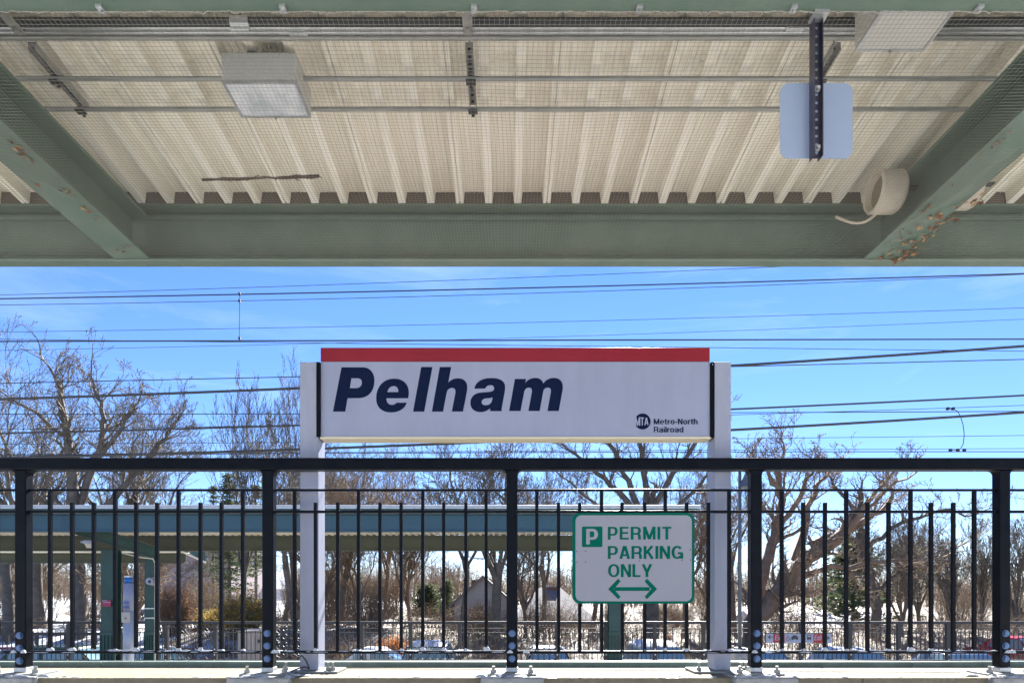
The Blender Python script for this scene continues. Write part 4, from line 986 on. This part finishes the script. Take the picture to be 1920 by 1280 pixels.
shm = mat('beige_boards', (.50,.43,.38), .7, var=.1, scale=3); x0, x1 = gx(446,27), gx(495,27); n = 8
for i in range(n): MB().box(x0+(x1-x0)*i/n+.006,x0+(x1-x0)*(i+1)/n-.006,27,27.06,-3.4,gz(1184,27)).build('board', shm, t)
MB().box(x0,x1,27.062,28.4,-3.4,gz(1183,27)).build('back', shut, t); MB().box(x0-.05,x1+.05,26.95,28.45,gz(1183,27)+.002,gz(1182,27)).build('roof', shm, t)
MB().box(gx(484,27),gx(489,27),26.94,26.998,gz(1204,27),gz(1198,27)).build('latch', shut, t)

# ------------------------------------------------------------------ bare trees
def seg_mesh(name, segs, m, org, nsides):
    A = np.array([q_[0] for q_ in segs]); B = np.array([q_[1] for q_ in segs]); ra = np.array([q_[2] for q_ in segs])[:,None]; rb = np.array([q_[3] for q_ in segs])[:,None]
    D = B-A; D /= np.linalg.norm(D, axis=1)[:,None]+1e-9
    B = B+D*rb*.35
    ref = np.where(np.abs(D[:,2:3]) < .9, np.array([[0,0,1.]]), np.array([[1.,0,0]])); U = np.cross(D, ref); U /= np.linalg.norm(U, axis=1)[:,None]; W = np.cross(D, U)
    vs = []
    for P_, r in ((A, ra), (B, rb)):
        for i in range(nsides):
            a = 2*PI*i/nsides; vs.append(P_+(U*math.cos(a)+W*math.sin(a))*r)
    V = np.stack(vs, 1).reshape(-1, 3)-np.array(org); k = len(segs); base = np.arange(k)*2*nsides
    Fc = np.concatenate([np.stack([base+i, base+(i+1)%nsides, base+nsides+(i+1)%nsides, base+nsides+i], 1) for i in range(nsides)])
    me = bpy.data.meshes.new(name); me.vertices.add(len(V)); me.vertices.foreach_set('co', V.ravel()); me.loops.add(len(Fc)*4)
    me.loops.foreach_set('vertex_index', Fc.ravel().astype(np.int32)); me.polygons.add(len(Fc)); me.polygons.foreach_set('loop_start', np.arange(len(Fc))*4)
    me.polygons.foreach_set('use_smooth', [True]*len(Fc)); me.update(calc_edges=True); me.materials.append(m); return me
def grow(rng, base, H, spread, r0, trunk=.3, limbs=5, lean=(0,0), gnarl=.22, up=.25, levels=4, dens=1., upright=0., arms=None):
    tr, cr = [], []
    G = rng.gauss
    def branch(p, d, L, r, lv, out):
        n = {0:7, 1:12, 2:9, 3:7, 4:5}[lv]; sl = L/n; pts = [p]; p = p.copy(); tp = {1:.80, 2:.82, 3:.75, 4:.6}[lv]
        for i in range(n):
            f = i/n; g = gnarl*(.62+.12*lv)
            d = (d+Vector((G(0,g), G(0,g), G(0,g)*.8+up*(.16+.05*lv)))).normalized()
            ra = max(.010, r*(1-tp*f)); rb = max(.010, r*(1-tp*(i+1)/n)); q_ = p+d*sl
            out.append((tuple(p), tuple(q_), ra, rb))
            if lv < levels and f > .10:
                nc = (1 if rng.random() < {1:.85, 2:.72, 3:.62}[lv]*dens else 0)+(1 if rng.random() < .15 else 0)
                if i == n-1: nc += 1
                for _ in range(nc):
                    ang = rng.uniform(.35, .95)*(1-.5*upright); ax = d.orthogonal().normalized(); ax.rotate(__import__('mathutils').Quaternion(d, rng.uniform(0, 2*PI)))
                    cd_ = (d*math.cos(ang)+ax*math.sin(ang)).normalized(); cd_.z += .10*up+upright*.4; cd_.normalize()
                    cl = L*{1:.62, 2:.58, 3:.50}[lv]*(1.05-.55*f)*rng.uniform(.55, 1.2)
                    branch(q_, cd_, cl, max(.011, rb*rng.uniform(.40, .72)), lv+1, cr)
            p = q_
        return p, d, r*.3
    if arms:
        for P_, ra, rb in arms:       # hand laid limbs: points in the tree's own plane, bowed in depth
            dep = rng.uniform(-2.2, 2.2); pts = []
            for i in range(len(P_)-1):
                for k_ in range(4): pts.append(P_[i].lerp(P_[i+1], k_/4))
            pts.append(P_[-1]); n = len(pts)-1
            pts = [p+Vector((G(0,.07), dep*(i/n)**1.3, G(0,.07))) if i else p for i, p in enumerate(pts)]
            tot = sum((pts[i+1]-pts[i]).length for i in range(n))
            for i in range(n):
                f = i/n; r1, r2 = ra+(rb-ra)*f, ra+(rb-ra)*(i+1)/n; cr.append((tuple(pts[i]), tuple(pts[i+1]), r1, r2)); d = (pts[i+1]-pts[i]).normalized()
                if f > .22:
                    for _ in range(1+(rng.random() < .55*dens)):
                        ax = d.orthogonal().normalized(); ax.rotate(__import__('mathutils').Quaternion(d, rng.uniform(0, 2*PI))); ang = rng.uniform(.4, 1.0)
                        c_ = (d*math.cos(ang)+ax*math.sin(ang)); c_.z += .12; c_.normalize()
                        branch(pts[i+1], c_, (.18+.2*rng.random())*min(tot, 7)*(1.1-.4*f), max(.014, r2*rng.uniform(.3,.55)), 2, cr)
            branch(pts[-1], d, min(tot, 7)*.35, rb, 2, cr)
        return tr, cr
    b = Vector(base); d = Vector((lean[0], lean[1], 1)).normalized(); TL = H*trunk
    n = 6; p = b.copy(); r = r0
    for i in range(n):
        d = (d+Vector((G(0,.05),G(0,.05),.03))).normalized(); q_ = p+d*TL/n
        fl = 1.35 if i == 0 else 1.0
        tr.append((tuple(p), tuple(q_), r*fl*(1-.04*i), r*(1-.04*(i+1)))); p = q_
    for k_ in range(limbs):
        a = 2*PI*k_/limbs+rng.uniform(-.5, .5); tilt = spread*(rng.uniform(.35, 1.1) if k_ else .12)
        dd = Vector((math.cos(a)*math.sin(tilt), math.sin(a)*math.sin(tilt)*.8, math.cos(tilt)))+d*.4; dd.normalize()
        branch(p-d*rng.uniform(0, TL*.25)*(k_ > 0), dd, (H-TL)*rng.uniform(.6, .95)*(1 if k_ else 1.0), r*.85*rng.uniform(.45, .78), 1, cr)
    return tr, cr
nseg = 0
def tree(xpx, Y, ytop, label, seed, wpx=26, m='bark', group='bare trees behind the station', **kw):
    global nseg
    rng = random.Random(seed); X = gx(xpx, Y); z0 = hgt(X, Y)-.1; H = gz(ytop, Y)-z0
    t = thing('bare_tree', label, 'tree', (X, Y, z0), group)
    kw.setdefault('r0', wpx*.72/2/F*Y)
    if kw.get('arms'): kw['arms'] = [([px(a, c, Y) for a, c in P_], w0/2/F*Y, w1/2/F*Y) for P_, w0, w1 in kw['arms']]
    sp = kw.pop('spread', .8); tr, cr = grow(rng, (X,Y,z0), H*kw.pop('hk', .95), sp, **kw)
    top = float(np.percentile([q_[1][2] for q_ in cr], 99.8)); k = (H)/(top-z0)
    if kw.get('arms'): k = 1
    if kw.get('fit', True):
        def sc(v): return (X+(v[0]-X)*k, Y+(v[1]-Y)*k, z0+(v[2]-z0)*k)
        tr = [(sc(a), sc(b), c, d_) for a, b, c, d_ in tr]; cr = [(sc(a), sc(b), c, d_) for a, b, c, d_ in cr]
    thick = [q_ for q_ in cr if q_[2] > .06]; thin = [q_ for q_ in cr if q_[2] <= .06]
    for nm, sg, ns in (('trunk', tr, 10), ('limbs', thick, 6), ('crown', thin, 3)):
        if not sg: continue
        o = bpy.data.objects.new(nm, seg_mesh(nm, sg, M[m] if nm != 'crown' else M['twig' if m == 'bark' else 'twig2'], (X,Y,z0), ns)); C.objects.link(o); o.parent = t; nseg += len(sg)
    return t
tree(18, 33, 650, 'tall bare oak at the far left edge with spreading gnarled limbs', 11, 30, trunk=.30, limbs=5, spread=.75)
tree(75, 37, 640, 'tallest bare tree at left, its twigs reaching above the contact wire', 12, 28, trunk=.32, limbs=5, spread=.7)
tree(148, 34, 640, 'thick bare oak third from the left edge, limbs fanning to the right', 13, 30, gnarl=.26, arms=[
    ([(150,1215),(148,1080),(145,930),(143,850),(138,770),(130,715)], 30, 5), ([(146,950),(180,860),(195,810),(193,760),(182,725)], 15, 4),
    ([(180,860),(220,830),(260,780),(290,760)], 11, 3), ([(146,1000),(210,930),(260,870),(300,815),(312,785)], 15, 4), ([(143,850),(100,790),(60,755)], 10, 3), ([(260,870),(330,860),(370,880)], 8, 3)])
tree(232, 39, 690, 'bare oak with a wide crown reaching right toward the gap', 14, 30, trunk=.28, limbs=6, spread=.95)
tree(300, 46, 760, 'smaller bare tree at the right end of the left group', 16, 18, trunk=.3, limbs=5, spread=.9)
tree(455, 40, 690, 'slim upright bare tree left of the name sign', 21, 13, trunk=.25, limbs=5, spread=.35, upright=.6, gnarl=.12)
tree(535, 42, 685, 'slim bare tree with vertical shoots touching the left sign post', 22, 14, trunk=.25, limbs=5, spread=.35, upright=.6, gnarl=.12)
tree(560, 31, 800, 'leaning grey trunk tree close behind the left sign post', 23, 18, trunk=.45, limbs=4, spread=.6, lean=(-.22,0))
tree(640, 44, 770, 'bare tree behind the left half of the name sign', 24, 20, trunk=.3, limbs=5, spread=.6)
tree(725, 48, 800, 'thin bare tree below the middle of the name sign', 25, 12, trunk=.3, limbs=5, spread=.5, m='bark2')
tree(868, 34, 800, 'forked bare tree with a dark trunk left of the middle post', 26, 16, trunk=.42, limbs=5, spread=.9)
tree(930, 33, 790, 'thick pale trunk tree right behind the middle fence post', 27, 30, trunk=.40, limbs=6, spread=.85)
tree(1020, 46, 830, 'bare tree behind the hip roofed house', 28, 14, trunk=.35, limbs=5, spread=.7)
tree(1210, 36, 800, 'fan shaped bare tree rising behind the parking sign', 29, 30, gnarl=.24, arms=[
    ([(1225,1235),(1222,1100),(1212,990)], 30, 24), ([(1212,990),(1160,920),(1110,870),(1060,828)], 15, 4), ([(1212,990),(1180,900),(1150,830),(1130,790)], 14, 4),
    ([(1212,990),(1212,900),(1208,820),(1215,780)], 15, 4), ([(1212,985),(1250,900),(1290,840),(1320,800)], 14, 4), ([(1218,1000),(1290,930),(1345,880)], 11, 3), ([(1212,1000),(1120,950),(1050,905)], 10, 3)])
tree(1285, 40, 850, 'reddish bare tree between the parking sign and right sign post', 30, 16, m='bark2', trunk=.35, limbs=5, spread=.6)
tree(1375, 42, 830, 'bare tree behind the lamp post', 31, 16, trunk=.35, limbs=5, spread=.7)
tree(1405, 33, 775, 'big bare oak right of the lamp, one thick limb leaning far to the right', 32, 42, m='bark2', gnarl=.30, arms=[
    ([(1400,1235),(1412,1170),(1440,1115),(1490,1050),(1530,1020)], 40, 22), ([(1530,1020),(1590,992),(1650,965),(1705,915)], 20, 6),
    ([(1412,1170),(1428,1080),(1455,1000),(1468,930),(1466,880),(1478,845)], 26, 5), ([(1490,1050),(1512,980),(1540,910),(1590,865)], 16, 4),
    ([(1468,930),(1430,880),(1395,850)], 9, 3), ([(1470,1090),(1560,1066),(1660,1052),(1740,1050)], 13, 4), ([(1455,1000),(1500,930),(1530,885),(1540,850)], 12, 3),
    ([(1590,992),(1650,925),(1700,890)], 9, 3)])
tree(1615, 39, 860, 'broad bare oak with level limbs in the middle of the right bay', 33, 24, gnarl=.30, arms=[
    ([(1645,1215),(1640,1120),(1622,1030),(1610,960)], 20, 11), ([(1610,960),(1570,910),(1560,870)], 9, 3), ([(1610,960),(1650,910),(1665,880)], 9, 3),
    ([(1622,1030),(1680,985),(1740,960),(1775,975)], 10, 3), ([(1622,1030),(1580,1000),(1520,990)], 8, 3), ([(1640,1110),(1700,1060),(1760,1040)], 9, 3)])
tree(1725, 44, 960, 'slender bare tree near the right edge', 35, 12, trunk=.2, limbs=6, spread=.45, upright=.5, gnarl=.12)
tree(1785, 41, 1000, 'slender bare tree left of the right end fence post', 36, 12, trunk=.2, limbs=6, spread=.45, upright=.5, gnarl=.12)
tree(1840, 46, 975, 'slender multi stemmed tree behind the right end fence post', 37, 12, trunk=.2, limbs=6, spread=.45, upright=.5, gnarl=.12)
tree(1905, 42, 960, 'slender bare tree at the extreme right edge', 38, 12, trunk=.2, limbs=6, spread=.45, upright=.5, gnarl=.12)
tree(598, 38, 830, 'small twiggy tree just right of the left sign post', 51, 14, m='bark2', trunk=.18, limbs=8, spread=.6, dens=1.2)
tree(672, 40, 850, 'small twiggy brown tree third picket group right of the left sign post', 52, 13, m='bark2', trunk=.15, limbs=8, spread=.7, dens=1.2)
tree(770, 42, 880, 'small twiggy tree above the orange shrub', 53, 13, m='bark2', trunk=.15, limbs=8, spread=.7, dens=1.2)
tree(985, 40, 900, 'small twiggy tree before the grey hip roof', 54, 12, trunk=.2, limbs=7, spread=.7)
tree(1110, 44, 860, 'bare tree hidden mostly by the parking sign', 55, 14, trunk=.25, limbs=7, spread=.8)
tree(1690, 40, 960, 'twiggy young tree right of the forked one', 58, 12, trunk=.15, limbs=8, spread=.6, dens=1.2)
tree(1330, 38, 900, 'young bare tree hidden behind the right sign post', 59, 12, m='bark2', trunk=.2, limbs=7, spread=.6)
tree(250, 36, 940, 'twiggy low tree behind the help point', 60, 14, m='bark2', trunk=.12, limbs=9, spread=.8, dens=1.2)
tree(60, 42, 950, 'twiggy low tree at the left behind the first post', 61, 14, m='bark2', trunk=.12, limbs=9, spread=.8, dens=1.2)
print('tree segments', nseg)

# ---- conifers and leafy shrubs
def clumps(name, pts, sizes, m, org, parent, seed, flat=.5, n=5):
    rs = np.random.RandomState(seed); P_ = np.repeat(np.array(pts), n, 0); sz = np.repeat(np.array(sizes), n)[:,None]
    P_ = P_+rs.normal(0, 1, P_.shape)*sz*np.array([[1,1,flat]])
    u = rs.normal(0, 1, P_.shape); u[:,2] *= flat; u /= np.linalg.norm(u, axis=1)[:,None]; v = np.cross(u, rs.normal(0, 1, P_.shape)); v /= np.linalg.norm(v, axis=1)[:,None]
    l = sz*rs.uniform(.35, .8, (len(P_),1)); V = np.stack([P_-u*l, P_+v*l*.35, P_+u*l, P_-v*l*.35], 1).reshape(-1, 3)-np.array(org)
    me = bpy.data.meshes.new(name); me.vertices.add(len(V)); me.vertices.foreach_set('co', V.ravel()); me.loops.add(len(V)); me.loops.foreach_set('vertex_index', np.arange(len(V), dtype=np.int32))
    me.polygons.add(len(P_)); me.polygons.foreach_set('loop_start', np.arange(len(P_))*4); me.update(calc_edges=True)
    for mm in (m if isinstance(m, list) else [m]): me.materials.append(mm)
    if isinstance(m, list): me.polygons.foreach_set('material_index', rs.randint(0, len(m), len(P_)).astype(np.int32))
    o = bpy.data.objects.new(name, me); C.objects.link(o)
    if parent: o.parent = parent
    return o
ev = [mat('needles_dark', (.055,.085,.045), .8), mat('needles_olive', (.12,.13,.055), .8)]
def conifer(xpx, Y, ytop, rpx, label, seed, low=.15, gaps=.0):
    rs = random.Random(seed); X = gx(xpx,Y); z0 = hgt(X,Y)-.1; H = gz(ytop,Y)-z0; R_ = rpx/F*Y
    t = thing('conifer', label, 'tree', (X,Y,z0), 'evergreens behind the station'); segs = [((X,Y,z0),(X,Y,z0+H*.98),.18,.03)]; pts = []; szs = []
    z = low
    while z < .98:
        L = R_*(1-z)**.75*rs.uniform(.65,1.1); a = rs.uniform(0, 2*PI)
        for k_ in range(5):
            if rs.random() < gaps: continue
            aa = a+k_*2*PI/5+rs.uniform(-.3,.3); e = Vector((X+math.cos(aa)*L, Y+math.sin(aa)*L, z0+z*H-.10*L)); o_ = Vector((X,Y,z0+z*H))
            segs.append((tuple(o_), tuple(e), .03, .008))
            for j in range(6): pts.append(tuple(o_.lerp(e, .25+.75*j/5))); szs.append((.10+.12*(1-j/7))*R_*.55)
        z += .035
    o = bpy.data.objects.new('trunk', seg_mesh('trunk', segs, M['bark'], (X,Y,z0), 5)); C.objects.link(o); o.parent = t
    clumps('crown', pts, szs, ev, (X,Y,z0), t, seed, .45, 9)
conifer(430, 52, 885, 60, 'dark conifer whose top shows between wires left of the second fence post', 1, .2, .25)
conifer(480, 56, 905, 45, 'dark conifer close to the second fence post', 2, .3, .3)
conifer(400, 55, 905, 35, 'small dark conifer top left of its twin', 6, .3, .3)
conifer(838, 50, 1085, 42, 'green conifer left of the forked tree', 3, .0, .4)
conifer(800, 54, 1095, 50, 'low green conifer behind the navy car', 5, .0, .1)
conifer(1600, 52, 1010, 110, 'olive green pine filling the middle of the right bay', 4, .1, .62)
def leafy(m, k=.5):
    t = m.node_tree; b_ = t.nodes['Principled BSDF']; tl = t.nodes.new('ShaderNodeBsdfTranslucent'); tl.inputs[0].default_value = b_.inputs[0].default_value
    ms = t.nodes.new('ShaderNodeMixShader'); ms.inputs[0].default_value = k; t.links.new(b_.outputs[0], ms.inputs[1]); t.links.new(tl.outputs[0], ms.inputs[2])
    t.links.new(ms.outputs[0], t.nodes['Material Output'].inputs[0]); return m
for m_ in ev: leafy(m_, .3)
def shrub(xpx, Y, ybot, ytop, wpx, label, seed, cols, n=900, name='shrub', lf=.05, cat='shrub'):
    rs = random.Random(seed); X = gx(xpx,Y); z0 = gz(ybot,Y); H = gz(ytop,Y)-z0; R_ = wpx/2/F*Y
    t = thing(name, label, cat, (X,Y,z0)); segs = []; pts = []
    for i in range(int(n/14)):
        a = rs.uniform(0, 2*PI); r = R_*math.sqrt(rs.random())*.5; p = Vector((X+r*math.cos(a), Y+r*math.sin(a), z0)); f = rs.uniform(.6, 1)
        e = Vector((X+R_*math.cos(a)*rs.random(), Y+R_*math.sin(a)*rs.random(), z0+H*f*rs.uniform(.7,1))); m_ = p.lerp(e, .5)+Vector((rs.gauss(0,.1*R_), rs.gauss(0,.1*R_), .08*H))
        segs += [(tuple(p), tuple(m_), .02, .014), (tuple(m_), tuple(e), .014, .006)]
        for j in range(14):
            c = m_.lerp(e, rs.random()) if rs.random() < .8 else p.lerp(m_, rs.uniform(.5,1)); c2 = c+Vector((rs.gauss(0,1), rs.gauss(0,1), rs.gauss(0,1)))*R_*.17
            segs.append((tuple(c), tuple(c2), .006, .004)); pts.append(tuple(c2))
    o = bpy.data.objects.new('stems', seg_mesh('stems', segs, M['twig2'], (X,Y,z0), 3)); C.objects.link(o); o.parent = t
    if cols: clumps('foliage', pts, [lf]*len(pts), cols, (X,Y,z0), t, seed, 1, 4)
yl = [mat('leaf_yellow', (.60,.42,.08), .7), mat('leaf_ochre', (.46,.30,.09), .7), mat('leaf_olive', (.22,.21,.06), .7)]
rl = [mat('leaf_russet', (.36,.19,.10), .7), mat('leaf_brown', (.24,.15,.09), .8)]
ol = [mat('leaf_orange', (.50,.20,.06), .7), mat('leaf_orange_brown', (.32,.13,.05), .7)]
for m_ in yl+rl+ol: leafy(m_)
shrub(455, 34, 1200, 1098, 105, 'tall yellow leaved shrub left of the second fence post', 1, yl, 2600, lf=.10)
shrub(395, 36, 1195, 1140, 70, 'lower yellowish shrub beside the tall yellow one', 2, yl, 1400, lf=.10)
shrub(325, 34, 1200, 1085, 80, 'russet shrub right of the ball camera column', 3, rl, 2600, lf=.08)
shrub(740, 29, 1232, 1198, 60, 'orange leaved shrub below the bottom rail left of the navy car', 4, ol, 900, lf=.08)
shrub(785, 33, 1230, 1180, 60, 'greenish shrub behind the orange one', 8, ev, 700, lf=.06)
shrub(640, 31, 1240, 1208, 80, 'reddish low shrub between the second and middle posts', 5, rl, 500)
shrub(782, 40, 1210, 1182, 14, 'small red shrub above the navy car', 6, [M['red']], 60)
shrub(1255, 36, 1205, 1186, 30, 'small orange red bush behind the white snowy car', 7, ol, 150)
for i, (xx, Y_, yt, wd, lab) in enumerate((
        (60,40,1050,170,'brown tangled thicket at the far left'), (235,44,1060,130,'brown thicket behind the help point'), (25,34,1140,90,'low brown brush at the left edge'),
        (640,46,1030,130,'reddish brown thicket right of the left sign post'), (720,50,1040,120,'tall reddish thicket under the canopy middle'), (560,48,1060,90,'twiggy thicket behind the leaning trunk'),
        (1250,48,1120,150,'brown thicket behind the parking sign post'), (1340,50,1080,110,'thicket between the sign post and the lamp'),
        (1800,52,1090,150,'thicket near the right end post'), (900,36,1120,130,'loose brush in front of the white house'), (1030,38,1110,140,'loose brush in front of the hip roofed house'), (600,38,1050,100,'brush right of the leaning trunk'), (690,36,1080,120,'brush above the orange shrub'), (1480,40,1120,140,'brush in front of the yellow house'), (180,38,1100,120,'brush between the left columns'), (370,42,1060,110,'brush before the pinkish building'), (1150,40,1100,90,'brush beside the third green column'), (1900,50,1110,90,'thicket at the right edge'),  (860,56,1120,140,'brown thicket behind the white house'))):
    X = gx(xx, Y_)
    shrub(xx, Y_, VY-F*hgt(X,Y_)/Y_, yt, wd, lab, 40+i, None, 2400 if Y_ > 43 else 1200, 'thicket')
# undergrowth over the slope
rs = np.random.RandomState(9); segs = []
for i in range(5200):
    Y_ = 27.5+rs.uniform(0, 1)**1.3*26; X = rs.uniform(-.78, .80)*Y_
    if X < -.45*Y_ and rs.random() < .75: continue
    z0 = hgt(X, Y_)-.05; h = rs.uniform(.35, 1.5)*(.55+.6*(.5+.5*math.sin(X*.8+Y_*.5))); p = np.array([X, Y_, z0]); top = p+np.array([rs.normal(0,.25), rs.normal(0,.2), h])
    segs.append((tuple(p), tuple(top), .016, .007))
    for j in range(5):
        f = rs.uniform(.15, .95); a = p+(top-p)*f; e = a+np.array([rs.normal(0,.28), rs.normal(0,.2), rs.uniform(.05,.4)]); segs.append((tuple(a), tuple(e), .009, .005))
o = bpy.data.objects.new('undergrowth', seg_mesh('undergrowth', segs, M['twig2'], (0,35,-2.5), 3)); C.objects.link(o); o.location = (0,35,-2.5)
tag(o, 'dry brown undergrowth over the slope beyond the parked cars', 'undergrowth', kind='stuff')
# far wood closing the horizon
rs = np.random.RandomState(5); segs = []
for i in range(2600):
    Y_ = rs.uniform(80, 150); X = rs.uniform(-1.0, 1.0)*Y_*.95; z0 = hgt(X, Y_)-.2; h = rs.uniform(2.5, 7)*(.6+.4*math.sin(X*.13)**2); top = np.array([X+rs.normal(0,.5), Y_, z0+h])
    p = np.array([X, Y_, z0]); segs.append((tuple(p), tuple(top), .08, .03))
    for j in range(14):
        f = rs.uniform(.2, 1); a = p+(top-p)*f; e = a+np.array([rs.normal(0,1.0), rs.normal(0,.5), rs.uniform(.2,1.4)]); segs.append((tuple(a), tuple(e), .035, .02))
o = bpy.data.objects.new('far_wood', seg_mesh('far_wood', segs, M['twig2'], (0,100,-2), 3)); C.objects.link(o); o.location = (0,100,-2)
tag(o, 'distant band of bare woodland along the horizon', 'wood', kind='stuff')
